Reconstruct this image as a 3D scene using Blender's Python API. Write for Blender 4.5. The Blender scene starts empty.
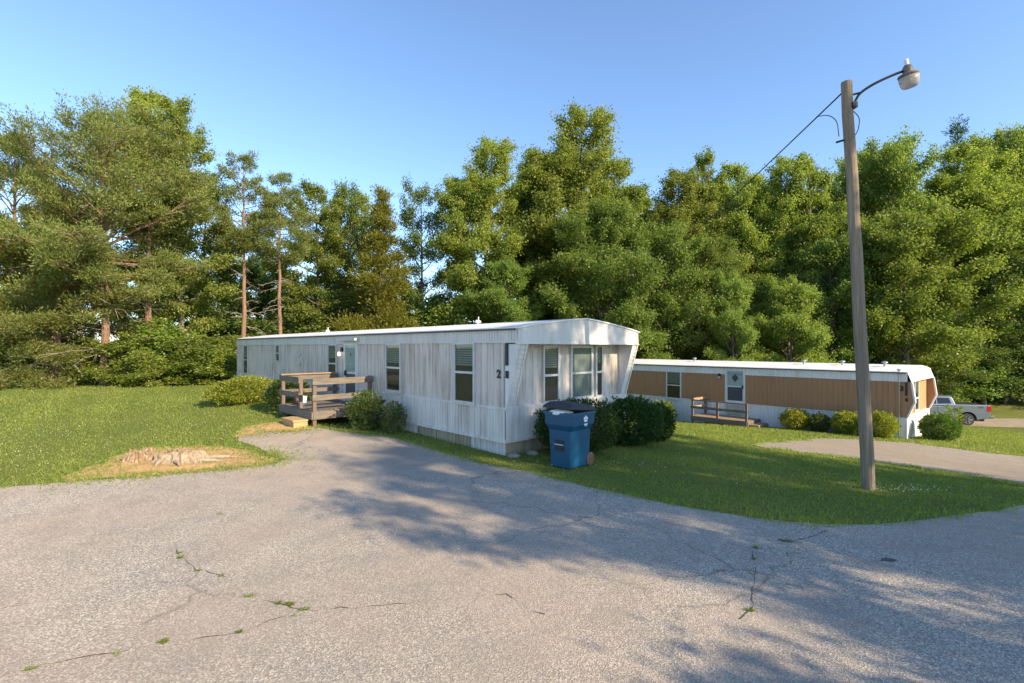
import bpy, math, random
import numpy as np
from mathutils import Vector, Matrix
from mathutils.geometry import delaunay_2d_cdt

# ------------------------------------------------------------------ camera, sky, sun, exposure
scene = bpy.context.scene
COL = scene.collection
R = math.radians
PI = math.pi
CAM_Z = 2.25
F_PX, HORIZON, CX = 485.0, 347.0, 512.0
cam_data = bpy.data.cameras.new('camera')
cam_data.sensor_width = 36.0
cam_data.lens = 36.0 * F_PX / 1024.0
cam_data.shift_y = (HORIZON - 341.5) / 1024.0
cam_data.clip_start = 0.1
cam_data.clip_end = 2000.0
cam = bpy.data.objects.new('camera', cam_data)
cam.location = (0, 0, CAM_Z)
cam.rotation_euler = (R(90), 0, 0)
COL.objects.link(cam)
scene.camera = cam

SUN_AZ, SUN_EL = R(-40), R(28)          # plan angle from +X, elevation
to_sun = Vector((math.cos(SUN_EL) * math.cos(SUN_AZ), math.cos(SUN_EL) * math.sin(SUN_AZ), math.sin(SUN_EL)))
world = bpy.data.worlds.new('World')
scene.world = world
world.use_nodes = True
wn = world.node_tree
wn.nodes.clear()
w_out = wn.nodes.new('ShaderNodeOutputWorld')
w_bg = wn.nodes.new('ShaderNodeBackground')
w_sky = wn.nodes.new('ShaderNodeTexSky')
w_sky.sky_type = 'NISHITA'
w_sky.sun_disc = False
w_sky.sun_elevation = SUN_EL
w_sky.sun_rotation = R(90) - SUN_AZ
w_sky.altitude = 300.0
w_sky.air_density = 1.0
w_sky.dust_density = 0.3
w_sky.ozone_density = 3.6
w_bg.inputs['Strength'].default_value = 0.15
wn.links.new(w_sky.outputs[0], w_bg.inputs['Color'])
wn.links.new(w_bg.outputs[0], w_out.inputs['Surface'])

sun_data = bpy.data.lights.new('sun', 'SUN')
sun_data.energy = 4.8
sun_data.angle = R(0.5)
sun_data.color = (1.0, 0.81, 0.55)
sun = bpy.data.objects.new('sun', sun_data)
sun.rotation_euler = to_sun.to_track_quat('Z', 'Y').to_euler()
sun.location = (30, -20, 30)
COL.objects.link(sun)
scene.view_settings.view_transform = 'Standard'
scene.view_settings.look = 'None'
scene.view_settings.gamma = 1.0
scene.view_settings.exposure = 1.08
scene.view_settings.use_curve_mapping = False
scene.cycles.max_bounces = 6
scene.cycles.diffuse_bounces = 3
scene.cycles.glossy_bounces = 3
scene.cycles.transmission_bounces = 4
scene.cycles.transparent_max_bounces = 8
scene.cycles.use_denoising = True

rng = np.random.default_rng(7)
random.seed(7)

# ------------------------------------------------------------------ terrain height
CTRL = [(-8, 0, 0), (0, 0, 0), (8, 0, 0), (0, 5, 0), (5, 5, 0), (-8, 6, 0), (-14, 2, 0.05), (-4, 8, 0), (-.14, 10, 0), (1, 8.9, 0),
        (-7, 9.6, .04), (-14, 10, .08), (-5.8, 12.6, .14), (-9, 17, .28), (-14, 22, .3), (-22, 22, .3), (-26, 12, .2), (-12, 26, .3),
        (-20, 34, .3), (-40, 30, .4), (-6, 34, .1), (-40, 0, .2), (0, -15, 0), (-20, -15, .1),
        (5.9, 8, -.1), (3.1, 13.1, -.2), (10, 7, -.1), (14, 8, -.3), (10, 10.5, -.55), (7.7, 14.5, -.62), (15.4, 14.6, -1.25), (12, 12, -.85),
        (15.8, 19.4, -1.42), (11, 22.7, -1.5), (6, 27, -1.72), (4, 33, -1.95), (18, 22.5, -1.7), (22, 22, -1.9), (30, 32, -2.95), (25, 26, -2.35),
        (36, 30, -2.9), (24, 12, -1.1), (35, 15, -1.9), (22, 0, -.35), (40, 0, -.8), (25, -12, -.2),
        (10, 42, -2.2), (25, 42, -2.7), (40, 44, -2.0), (0, 48, -1.4), (55, 40, -1.5), (50, 60, 2.5), (20, 62, .8), (-20, 60, .3), (60, 10, -1.6)]
_c = np.array(CTRL, float)
_xy = _c[:, :2]


def _phi(r2):
    return 0.5 * r2 * np.log(np.maximum(r2, 1e-12))


_n = len(_c)
_A = np.zeros((_n + 3, _n + 3))
_A[:_n, :_n] = _phi(((_xy[:, None] - _xy[None]) ** 2).sum(-1)) + np.eye(_n) * 2.0
_A[:_n, _n] = 1
_A[:_n, _n + 1:] = _xy
_A[_n, :_n] = 1
_A[_n + 1:, :_n] = _xy.T
_w = np.linalg.solve(_A, np.concatenate([_c[:, 2], np.zeros(3)]))


def HZ(x, y):
    x = np.clip(np.atleast_1d(np.asarray(x, float)), -42, 62)
    y = np.clip(np.atleast_1d(np.asarray(y, float)), -17, 64)
    out = np.empty(x.shape)
    for i in range(0, len(x), 20000):
        p = np.stack([x[i:i + 20000], y[i:i + 20000]], 1)
        out[i:i + 20000] = _phi(((p[:, None] - _xy[None]) ** 2).sum(-1)) @ _w[:_n] + _w[_n] + p @ _w[_n + 1:]
    return out


def hz(x, y):
    return float(HZ([x], [y])[0])


def ground_at(px, py):
    """where the ray through a pixel meets the terrain"""
    dx, dz = (px - CX) / F_PX, (HORIZON - py) / F_PX
    ys = np.linspace(2, 70, 3000)
    g = CAM_Z + dz * ys - HZ(dx * ys, ys)
    k = np.argmax(g < 0)
    if g[k] >= 0:
        k = len(ys) - 1
    t = g[k - 1] / (g[k - 1] - g[k]) if k > 0 and g[k] < 0 else 0
    Y = ys[k - 1] + t * (ys[k] - ys[k - 1])
    return dx * Y, Y


def at(px, Y):
    return (px - CX) / F_PX * Y


# ------------------------------------------------------------------ materials
def new_mat(name):
    m = bpy.data.materials.new(name)
    m.use_nodes = True
    nt = m.node_tree
    b = nt.nodes['Principled BSDF']
    return m, nt, b


def node(nt, t, **kw):
    n = nt.nodes.new(t)
    for k, v in kw.items():
        setattr(n, k, v)
    return n


def coords(nt, scale=(1, 1, 1), kind='Object', rot=(0, 0, 0)):
    tc = node(nt, 'ShaderNodeTexCoord')
    mp = node(nt, 'ShaderNodeMapping')
    mp.inputs['Scale'].default_value = scale
    mp.inputs['Rotation'].default_value = rot
    nt.links.new(tc.outputs[kind], mp.inputs['Vector'])
    return mp.outputs[0]


def noise(nt, vec, scale, detail=4, rough=.55, dist=0):
    n = node(nt, 'ShaderNodeTexNoise')
    n.inputs['Scale'].default_value = scale
    n.inputs['Detail'].default_value = detail
    n.inputs['Roughness'].default_value = rough
    n.inputs['Distortion'].default_value = dist
    nt.links.new(vec, n.inputs['Vector'])
    return n.outputs['Fac']


def ramp(nt, fac, stops):
    r = node(nt, 'ShaderNodeValToRGB')
    els = r.color_ramp.elements
    while len(els) < len(stops):
        els.new(0.5)
    for e, (p, c) in zip(els, stops):
        e.position = p
        e.color = (*c, 1) if len(c) == 3 else c
    nt.links.new(fac, r.inputs['Fac'])
    return r.outputs['Color']


def mixc(nt, fac, a, b, mode='MIX'):
    m = node(nt, 'ShaderNodeMix', data_type='RGBA', blend_type=mode)
    for sock, v in ((m.inputs[0], fac), (m.inputs[6], a), (m.inputs[7], b)):
        if isinstance(v, (int, float)):
            sock.default_value = v
        elif isinstance(v, tuple):
            sock.default_value = (*v, 1)
        else:
            nt.links.new(v, sock)
    return m.outputs[2]


def bump(nt, b, h, strength=.3, dist=.02):
    n = node(nt, 'ShaderNodeBump')
    n.inputs['Strength'].default_value = strength
    n.inputs['Distance'].default_value = dist
    nt.links.new(h, n.inputs['Height'])
    nt.links.new(n.outputs[0], b.inputs['Normal'])


G3 = lambda v: (v, v, v)


def simple(name, col, rough=.6, metal=0.0, var=.12, scale=6.0, bumpy=0.0):
    m, nt, b = new_mat(name)
    v = coords(nt)
    f = noise(nt, v, scale)
    lo = tuple(c * (1 - var) for c in col)
    hi = tuple(min(1, c * (1 + var)) for c in col)
    nt.links.new(ramp(nt, f, [(.3, lo), (.7, hi)]), b.inputs['Base Color'])
    b.inputs['Roughness'].default_value = rough
    b.inputs['Metallic'].default_value = metal
    if bumpy:
        bump(nt, b, noise(nt, v, scale * 6), bumpy)
    return m


def siding(name, base, stain, amount=.5, rough=.5, fine=(5, 5, .35)):
    """painted metal with rain streaks that run down the ribs"""
    m, nt, b = new_mat(name)
    v = coords(nt, fine)
    streak = noise(nt, v, 1.6, 6, .65)
    blot = noise(nt, coords(nt, (1, 1, 1)), .9, 4)
    spots = noise(nt, coords(nt, (1, 1, .6)), 14, 5, .7)
    f = ramp(nt, streak, [(.38, G3(0)), (.62, G3(amount))])
    f2 = ramp(nt, blot, [(.38, G3(.35)), (.60, G3(1))])
    ff = mixc(nt, 1.0, f, f2, 'MULTIPLY')
    c = mixc(nt, ff, base, stain)
    c = mixc(nt, ramp(nt, spots, [(.62, G3(0)), (.75, G3(.35 * amount))]), c, tuple(s * .6 for s in stain))
    nt.links.new(c, b.inputs['Base Color'])
    b.inputs['Roughness'].default_value = rough
    return m


def wood(name, a, bcol, rough=.8, axis=(1, 14, 14)):
    m, nt, b = new_mat(name)
    v = coords(nt, axis)
    g = noise(nt, v, 2.2, 6, .65, .4)
    p = noise(nt, coords(nt), 1.7, 3)
    c = ramp(nt, g, [(.3, tuple(x * .55 for x in a)), (.55, a), (.75, bcol)])
    c = mixc(nt, ramp(nt, p, [(.4, G3(0)), (.7, G3(.6))]), c, tuple(x * .6 for x in bcol))
    nt.links.new(c, b.inputs['Base Color'])
    b.inputs['Roughness'].default_value = rough
    bump(nt, b, g, .35, .01)
    return m


def leaf_mat(name, dark, light, trans=.35, gloss=.06, hue=.5):
    m = bpy.data.materials.new(name)
    m.use_nodes = True
    nt = m.node_tree
    nt.nodes.clear()
    out = node(nt, 'ShaderNodeOutputMaterial')
    at_ = node(nt, 'ShaderNodeAttribute', attribute_name='leaf_variation')
    oi = node(nt, 'ShaderNodeObjectInfo')
    c = ramp(nt, at_.outputs['Fac'], [(0, dark), (1, light)])
    hsv = node(nt, 'ShaderNodeHueSaturation')
    mr = node(nt, 'ShaderNodeMapRange')
    mr.inputs[3].default_value, mr.inputs[4].default_value = .78, 1.22
    nt.links.new(oi.outputs['Random'], mr.inputs[0])
    nt.links.new(mr.outputs[0], hsv.inputs['Value'])
    mr2 = node(nt, 'ShaderNodeMapRange')
    mr2.inputs[3].default_value, mr2.inputs[4].default_value = hue - .003, hue + .022
    mul = node(nt, 'ShaderNodeMath', operation='MULTIPLY_ADD')
    mul.inputs[1].default_value, mul.inputs[2].default_value = 7.31, 0
    fr = node(nt, 'ShaderNodeMath', operation='FRACT')
    nt.links.new(oi.outputs['Random'], mul.inputs[0])
    nt.links.new(mul.outputs[0], fr.inputs[0])
    nt.links.new(fr.outputs[0], mr2.inputs[0])
    nt.links.new(mr2.outputs[0], hsv.inputs['Hue'])
    nt.links.new(c, hsv.inputs['Color'])
    d = node(nt, 'ShaderNodeBsdfDiffuse')
    t = node(nt, 'ShaderNodeBsdfTranslucent')
    g = node(nt, 'ShaderNodeBsdfGlossy')
    g.inputs['Roughness'].default_value = .45
    tcol = mixc(nt, .75, hsv.outputs[0], (.9, .95, .25), 'MULTIPLY')
    tcol2 = mixc(nt, 1.0, tcol, (1.9, 1.9, 1.9), 'MULTIPLY')
    nt.links.new(hsv.outputs[0], d.inputs['Color'])
    nt.links.new(tcol2, t.inputs['Color'])
    m1 = node(nt, 'ShaderNodeMixShader')
    m1.inputs[0].default_value = trans
    nt.links.new(d.outputs[0], m1.inputs[1])
    nt.links.new(t.outputs[0], m1.inputs[2])
    m2 = node(nt, 'ShaderNodeMixShader')
    m2.inputs[0].default_value = gloss
    nt.links.new(m1.outputs[0], m2.inputs[1])
    nt.links.new(g.outputs[0], m2.inputs[2])
    nt.links.new(m2.outputs[0], out.inputs['Surface'])
    return m


M = {}
M['white_siding'] = siding('stained_white_siding', (.62, .565, .505), (.27, .205, .165), .85)
M['white_panel'] = siding('white_metal_panel', (.66, .64, .60), (.32, .28, .23), .65)
M['fascia_white'] = siding('white_fascia_metal', (.61, .59, .545), (.34, .33, .29), .45)
M['skirt_metal'] = siding('skirt_metal', (.60, .59, .57), (.24, .19, .13), .7, .55)
M['skirt_wood'] = siding('mouldy_skirt_board', (.36, .31, .22), (.14, .10, .06), .8, .8, (9, 9, .5))
M['trim_white'] = siding('white_trim', (.68, .68, .66), (.34, .31, .27), .5)
M['roof_white'] = siding('white_roof_coating', (.74, .74, .73), (.46, .45, .43), .4, .5, (.5, .8, .5))
M['tan_siding'] = siding('tan_board_siding', (.37, .20, .098), (.28, .15, .075), .6, .6)
M['tan_front'] = siding('tan_front_boards', (.42, .24, .11), (.30, .16, .07), .5, .6)
M['bright_white'] = siding('clean_white_metal', (.74, .74, .72), (.44, .41, .36), .5)
M['alum'] = simple('window_frame_metal', (.50, .51, .50), .45, .15)
M['dark_slot'] = simple('dark_opening', (.012, .013, .015), .5)
M['eave_shadow'] = simple('dark_eave_shadow', (.05, .05, .052), .6)
M['screen'] = simple('insect_screen', (.055, .065, .075), .55)
M['door_paint'] = siding('pale_green_door_paint', (.50, .57, .57), (.36, .40, .40), .3)
M['door_white'] = siding('white_door_paint', (.66, .71, .74), (.5, .54, .57), .3)
M['black_metal'] = simple('black_metal', (.015, .015, .016), .4, .3)
M['steel'] = simple('galvanized_steel', (.42, .43, .44), .38, .85)
M['blue_plastic'] = simple('blue_bin_plastic', (.003, .070, .150), .42, 0, .12, 3)
M['lid_plastic'] = simple('charcoal_lid_plastic', (.030, .032, .038), .7)
M['white_plastic'] = simple('white_plastic', (.75, .76, .77), .5)
M['rubber'] = simple('rubber', (.018, .018, .018), .8)
M['wheel_brown'] = simple('dusty_bin_wheel', (.13, .075, .05), .8)
M['concrete'] = simple('pale_concrete', (.42, .40, .36), .9, 0, .2, 9, .3)
M['grey_stone'] = simple('grey_stone', (.24, .21, .17), .9, 0, .25, 9, .3)
M['deck_wood'] = wood('weathered_deck_wood', (.150, .122, .095), (.27, .232, .19))
M['deck_wood_x'] = wood('weathered_deck_wood_across', (.150, .122, .095), (.27, .232, .19), .8, (14, 1, 14))
M['post_wood'] = wood('weathered_post_wood', (.15, .105, .08), (.23, .18, .14), .8, (14, 14, 1))
M['sunlit_wood'] = wood('sunlit_step_wood', (.46, .31, .14), (.52, .39, .20))  # yellow sunlight on the porch step is put into this wood colour
M['tan_wood'] = wood('tan_deck_wood', (.34, .22, .13), (.42, .31, .20))
M['pole_wood'] = wood('utility_pole_wood', (.25, .19, .13), (.36, .30, .23), .85, (9, 9, .5))
M['pine_bark'] = wood('orange_pine_bark', (.22, .13, .085), (.31, .20, .14), .9, (5, 5, 1.2))
M['grey_bark'] = wood('grey_bark', (.15, .12, .09), (.24, .21, .17), .9, (6, 6, 1))
M['dead_wood'] = wood('bare_dead_wood', (.30, .26, .21), (.40, .36, .31), .9, (4, 4, 4))
M['stump_wood'] = wood('bleached_stump_wood', (.24, .16, .09), (.66, .58, .45), .9, (14, 14, 5))  # dark grain tone also draws the shaded gaps between the fibres
M['terracotta'] = simple('terracotta', (.33, .12, .07), .8)
M['silver_paint'] = simple('silver_car_paint', (.19, .215, .25), .32, .65, .03, 2)
M['car_glass'] = simple('dark_car_glass', (.012, .014, .017), .08)
M['chrome'] = simple('chrome', (.62, .62, .63), .15, 1.0, .03)
M['car_dark'] = simple('dark_car_trim', (.02, .02, .022), .55)
M['tail_red'] = simple('red_tail_lens', (.33, .012, .015), .2, 0, .05)
M['decal_grey'] = simple('dark_decal', (.03, .03, .045), .4)
M['decal_red'] = simple('red_decal', (.4, .02, .02), .4)
M['blind'] = simple('window_blind', (.30, .33, .31), .8)
M['curtain'] = wood('hanging_curtain', (.30, .33, .34), (.46, .49, .50), .9, (14, 14, .3))
M['wire'] = simple('black_wire', (.012, .012, .014), .6)


def glass_mat(name, base, alpha_mix, rough=.03):
    m = bpy.data.materials.new(name)
    m.use_nodes = True
    nt = m.node_tree
    nt.nodes.clear()
    out = node(nt, 'ShaderNodeOutputMaterial')
    tr = node(nt, 'ShaderNodeBsdfTransparent')
    tr.inputs['Color'].default_value = (*base, 1)
    gl = node(nt, 'ShaderNodeBsdfGlossy')
    gl.inputs['Roughness'].default_value = rough
    lw = node(nt, 'ShaderNodeLayerWeight')
    lw.inputs['Blend'].default_value = .5
    pw = node(nt, 'ShaderNodeMath', operation='POWER')
    pw.inputs[1].default_value = 4.0
    nt.links.new(lw.outputs['Facing'], pw.inputs[0])
    ad = node(nt, 'ShaderNodeMath', operation='MULTIPLY_ADD')
    ad.inputs[1].default_value = .75
    ad.inputs[2].default_value = alpha_mix
    ad.use_clamp = True
    nt.links.new(pw.outputs[0], ad.inputs[0])
    mx = node(nt, 'ShaderNodeMixShader')
    nt.links.new(ad.outputs[0], mx.inputs[0])
    nt.links.new(tr.outputs[0], mx.inputs[1])
    nt.links.new(gl.outputs[0], mx.inputs[2])
    nt.links.new(mx.outputs[0], out.inputs['Surface'])
    return m


M['glass'] = glass_mat('window_glass', (.70, .76, .74), .06)
m, nt, b = new_mat('ribbed_lamp_glass')
b.inputs['Base Color'].default_value = (.50, .42, .34, 1)
b.inputs['Roughness'].default_value = .35
b.inputs['Alpha'].default_value = .72
M['lamp_glass'] = m
m, nt, b = new_mat('lit_porch_globe')
b.inputs['Base Color'].default_value = (.8, .74, .6, 1)
b.inputs['Emission Color'].default_value = (1, .78, .48, 1)
b.inputs['Emission Strength'].default_value = 1.6
M['lit_globe'] = m

# leaves
M['leaf_poplar'] = leaf_mat('poplar_leaf', (.145, .178, .036), (.262, .285, .062), .50, .02)
M['leaf_maple'] = leaf_mat('maple_leaf', (.118, .168, .034), (.215, .262, .056), .48, .02)
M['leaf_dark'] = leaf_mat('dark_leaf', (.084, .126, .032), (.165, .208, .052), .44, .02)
M['needle_pine'] = leaf_mat('pine_needle', (.100, .122, .034), (.215, .222, .058), .34, .02)
M['needle_cedar'] = leaf_mat('cedar_needle', (.120, .122, .018), (.230, .210, .034), .3, .02)
M['needle_spruce'] = leaf_mat('spruce_needle', (.030, .060, .026), (.065, .105, .044), .2, .02)
M['leaf_under'] = leaf_mat('understory_leaf', (.110, .150, .022), (.230, .262, .046), .45, .03)
M['leaf_hedge'] = leaf_mat('hedge_leaf', (.024, .054, .013), (.058, .102, .022), .3, .02)
M['leaf_golden'] = leaf_mat('golden_shrub_leaf', (.150, .165, .018), (.330, .315, .040), .4, .03)
M['leaf_boxwood'] = leaf_mat('boxwood_leaf', (.044, .066, .014), (.110, .132, .030), .35, .03)
M['leaf_laurel'] = leaf_mat('mid_green_leaf', (.050, .090, .018), (.120, .170, .034), .35, .03)
M['grass_blade'] = leaf_mat('grass_blade', (.140, .178, .034), (.290, .305, .076), .45, .02)
M['clover_white'] = simple('white_clover_flower', (.72, .72, .66), .8)


def ground_material():
    m, nt, b = new_mat('lawn_ground')
    v = coords(nt, (1, 1, 1))
    n1 = noise(nt, v, .35, 5, .6)
    n2 = noise(nt, v, 3.0, 5, .65)
    n3 = noise(nt, v, 30, 4, .7)
    c = ramp(nt, n1, [(.3, (.115, .142, .032)), (.55, (.160, .182, .044)), (.75, (.210, .208, .062))])
    c = mixc(nt, ramp(nt, n2, [(.45, G3(0)), (.75, G3(.55))]), c, (.190, .175, .055))
    c = mixc(nt, ramp(nt, n3, [(.35, G3(.55)), (.6, G3(0))]), c, (.060, .075, .016))
    nt.links.new(c, b.inputs['Base Color'])
    b.inputs['Roughness'].default_value = .95
    b.inputs['Specular IOR Level'].default_value = .1
    bump(nt, b, n3, .6, .03)
    return m


def asphalt_material(name, base=.20, warm=1.0):
    m, nt, b = new_mat(name)
    v = coords(nt)
    vo = node(nt, 'ShaderNodeTexVoronoi')
    vo.inputs['Scale'].default_value = 98
    nt.links.new(v, vo.inputs['Vector'])
    sep = node(nt, 'ShaderNodeSeparateColor')
    nt.links.new(vo.outputs['Color'], sep.inputs[0])
    stones = ramp(nt, sep.outputs[0], [(0, G3(base * .40)), (.35, (base * .80, base * .77, base * .72)), (.7, (base * 1.25, base * 1.18, base * 1.06)), (1, (base * 2.2, base * 2.06, base * 1.86))])
    flat = mixc(nt, .5, (base * .95, base * .90, base * .83), stones)
    stones = mixc(nt, ramp(nt, noise(nt, v, .55, 4, .6), [(.42, G3(0)), (.66, G3(.45))]), stones, flat)
    n1 = noise(nt, v, .30, 5, .6, .5)
    n2 = noise(nt, v, 1.6, 6, .7)
    n3 = noise(nt, v, 26, 3, .7)
    c = mixc(nt, ramp(nt, n1, [(.36, G3(0)), (.64, G3(.72))]), stones, (base * 1.15, base * .94, base * .76))
    c = mixc(nt, ramp(nt, n2, [(.30, G3(.45)), (.52, G3(0))]), c, (base * .62, base * .60, base * .60))
    c = mixc(nt, ramp(nt, n2, [(.55, G3(0)), (.80, G3(.35))]), c, (base * 1.6, base * 1.5, base * 1.35))
    # fine cracks of a worn surface, only in some areas
    vc = node(nt, 'ShaderNodeTexVoronoi', feature='DISTANCE_TO_EDGE')
    vc.inputs['Scale'].default_value = .55
    dn = node(nt, 'ShaderNodeTexNoise')
    dn.inputs['Scale'].default_value = 2.6
    dn.inputs['Detail'].default_value = 5
    nt.links.new(v, dn.inputs['Vector'])
    vadd = node(nt, 'ShaderNodeVectorMath', operation='MULTIPLY_ADD')
    vadd.inputs[1].default_value = (.55, .55, 0)
    nt.links.new(dn.outputs['Color'], vadd.inputs[0])
    nt.links.new(v, vadd.inputs[2])
    nt.links.new(vadd.outputs[0], vc.inputs['Vector'])
    crack = ramp(nt, vc.outputs['Distance'], [(.0, G3(1)), (.009, G3(0))])
    area = ramp(nt, noise(nt, v, .22, 2), [(.45, G3(0)), (.58, G3(.7))])
    cm = mixc(nt, 1.0, crack, area, 'MULTIPLY')
    c = mixc(nt, cm, c, G3(base * .25))
    oil = noise(nt, v, .9, 2, .4, .2)
    c = mixc(nt, ramp(nt, oil, [(.66, G3(0)), (.74, G3(.38))]), c, G3(base * .45))
    big = noise(nt, v, .11, 3, .5)
    c = mixc(nt, ramp(nt, big, [(.40, G3(.28)), (.60, G3(0))]), c, (base * .62, base * .60, base * .58))
    c = mixc(nt, 1.0, c, (min(1, .98 * warm ** .5), .925 / warm ** .1, .845 / warm), 'MULTIPLY')
    nt.links.new(c, b.inputs['Base Color'])
    b.inputs['Roughness'].default_value = .9
    b.inputs['Specular IOR Level'].default_value = .25
    h = mixc(nt, .5, vo.outputs['Distance'], n3)
    bump(nt, b, h, .55, .012)
    return m


def soil_material(name, a=(.60, .35, .145), bcol=(.42, .25, .11)):
    m, nt, b = new_mat(name)
    v = coords(nt)
    n1 = noise(nt, v, 2.2, 6, .7)
    n2 = noise(nt, v, 35, 4, .7)
    c = ramp(nt, n1, [(.3, bcol), (.6, a)])
    c = mixc(nt, ramp(nt, n2, [(.35, G3(.4)), (.6, G3(0))]), c, (.30, .18, .09))
    c = mixc(nt, ramp(nt, noise(nt, v, 4.5, 5, .7), [(.46, G3(0)), (.62, G3(.85))]), c, (.22, .21, .06))
    nt.links.new(c, b.inputs['Base Color'])
    b.inputs['Roughness'].default_value = .95
    bump(nt, b, n2, .6, .02)
    return m


M['ground'] = ground_material()
M['asphalt'] = asphalt_material('worn_asphalt', .345, 1.0)
M['drive'] = asphalt_material('pale_worn_driveway', .30, 1.10)
M['soil'] = soil_material('orange_clay_soil')
M['crack'] = simple('crack_filler', (.075, .066, .052), .95)
M['tar'] = simple('tar_patch', (.07, .068, .066), .8)


# ------------------------------------------------------------------ mesh helpers
class MB:
    """collects faces, builds ONE mesh object"""

    def __init__(self):
        self.v, self.f, self.s = [], [], []

    def add(self, vs, fs, slot=0):
        o = len(self.v)
        self.v += [tuple(p) for p in vs]
        self.f += [tuple(i + o for i in f) for f in fs]
        self.s += [slot] * len(fs)

    def box(self, x0, y0, z0, x1, y1, z1, slot=0):
        x0, x1 = sorted((x0, x1)); y0, y1 = sorted((y0, y1)); z0, z1 = sorted((z0, z1))
        self.add([(x0, y0, z0), (x1, y0, z0), (x1, y1, z0), (x0, y1, z0), (x0, y0, z1), (x1, y0, z1), (x1, y1, z1), (x0, y1, z1)],
                 [(0, 3, 2, 1), (4, 5, 6, 7), (0, 1, 5, 4), (1, 2, 6, 5), (2, 3, 7, 6), (3, 0, 4, 7)], slot)

    def quad(self, a, b, c, d, slot=0):
        self.add([a, b, c, d], [(0, 1, 2, 3)], slot)

    def prism(self, poly, fn, d0, d1, slot=0):
        """extrude polygon (list of 2D) between depths; fn(u,v,d) -> xyz"""
        n = len(poly)
        vs = [fn(u, v, d0) for u, v in poly] + [fn(u, v, d1) for u, v in poly]
        fs = [tuple(range(n))[::-1], tuple(range(n, 2 * n))] + [(i, (i + 1) % n, n + (i + 1) % n, n + i) for i in range(n)]
        self.add(vs, fs, slot)

    def tube(self, pts, rad, n=8, slot=0, cap=True):
        pts = [Vector(p) for p in pts]
        if not hasattr(rad, '__len__'):
            rad = [rad] * len(pts)
        vs, fs = [], []
        ref = None
        for i, p in enumerate(pts):
            t = (pts[min(i + 1, len(pts) - 1)] - pts[max(i - 1, 0)]).normalized()
            if ref is None:
                ref = Vector((0, 0, 1)) if abs(t.z) < .9 else Vector((1, 0, 0))
            u = t.cross(ref)
            if u.length < 1e-4:
                u = t.cross(Vector((0, 1, 0)))
            u.normalize()
            w = u.cross(t)
            ref = w.copy() if abs(w.dot(t)) < .9 else ref
            for k in range(n):
                a = 2 * PI * k / n
                vs.append(p + (u * math.cos(a) + w * math.sin(a)) * rad[i])
        for i in range(len(pts) - 1):
            for k in range(n):
                fs.append((i * n + k, i * n + (k + 1) % n, (i + 1) * n + (k + 1) % n, (i + 1) * n + k))
        if cap:
            fs.append(tuple(range(n))[::-1])
            fs.append(tuple(range((len(pts) - 1) * n, len(pts) * n)))
        self.add(vs, fs, slot)

    def lathe(self, prof, c=(0, 0, 0), n=20, slot=0, axis='z'):
        vs, fs = [], []
        for r, z in prof:
            for k in range(n):
                a = 2 * PI * k / n
                p = (r * math.cos(a), r * math.sin(a), z)
                if axis == 'y':
                    p = (p[0], p[2], p[1])
                vs.append((c[0] + p[0], c[1] + p[1], c[2] + p[2]))
        for i in range(len(prof) - 1):
            for k in range(n):
                fs.append((i * n + k, i * n + (k + 1) % n, (i + 1) * n + (k + 1) % n, (i + 1) * n + k))
        fs.append(tuple(range(n))[::-1])
        fs.append(tuple(range((len(prof) - 1) * n, len(prof) * n)))
        self.add(vs, fs, slot)

    def loft(self, rings, slot=0, cap=True):
        n = len(rings[0])
        vs = [p for r in rings for p in r]
        fs = []
        for i in range(len(rings) - 1):
            for k in range(n):
                fs.append((i * n + k, i * n + (k + 1) % n, (i + 1) * n + (k + 1) % n, (i + 1) * n + k))
        if cap:
            fs.append(tuple(range(n))[::-1])
            fs.append(tuple(range((len(rings) - 1) * n, len(rings) * n)))
        self.add(vs, fs, slot)

    def build(self, name, mats, parent=None, smooth=False, bevel=0, fix=True):
        me = bpy.data.meshes.new(name)
        me.from_pydata(self.v, [], self.f)
        for mm in (mats if isinstance(mats, (list, tuple)) else [mats]):
            me.materials.append(mm)
        me.polygons.foreach_set('material_index', self.s)
        if fix:
            import bmesh
            bm = bmesh.new(); bm.from_mesh(me)
            bmesh.ops.recalc_face_normals(bm, faces=bm.faces)
            bm.to_mesh(me); bm.free()
        if smooth:
            me.polygons.foreach_set('use_smooth', [True] * len(me.polygons))
        me.update()
        o = bpy.data.objects.new(name, me)
        COL.objects.link(o)
        if parent:
            o.parent = parent
        if bevel:
            bv = o.modifiers.new('bevel', 'BEVEL')
            bv.width = bevel; bv.segments = 2; bv.limit_method = 'ANGLE'; bv.angle_limit = R(40)
        return o


def smooth_path(pts, k=6):
    pts = [Vector(p) for p in pts]
    ext = [pts[0] * 2 - pts[1]] + pts + [pts[-1] * 2 - pts[-2]]
    out = []
    for i in range(1, len(ext) - 2):
        a, b_, c, d = ext[i - 1:i + 3]
        for j in range(k):
            t = j / k
            out.append(.5 * ((2 * b_) + (c - a) * t + (2 * a - 5 * b_ + 4 * c - d) * t * t + (3 * b_ - a - 3 * c + d) * t ** 3))
    return out + [pts[-1]]


def tag(o, label, cat, group=None):
    o['label'] = label
    o['category'] = cat
    if group:
        o['group'] = group
    return o


def thing(name, label, cat, loc=(0, 0, 0), rotz=0, group=None):
    o = bpy.data.objects.new(name, None)
    o.empty_display_size = .2
    COL.objects.link(o)
    o.location = loc
    o.rotation_euler = (0, 0, rotz)
    return tag(o, label, cat, group)


def structure(o):
    o['kind'] = 'structure'
    return o


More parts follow.
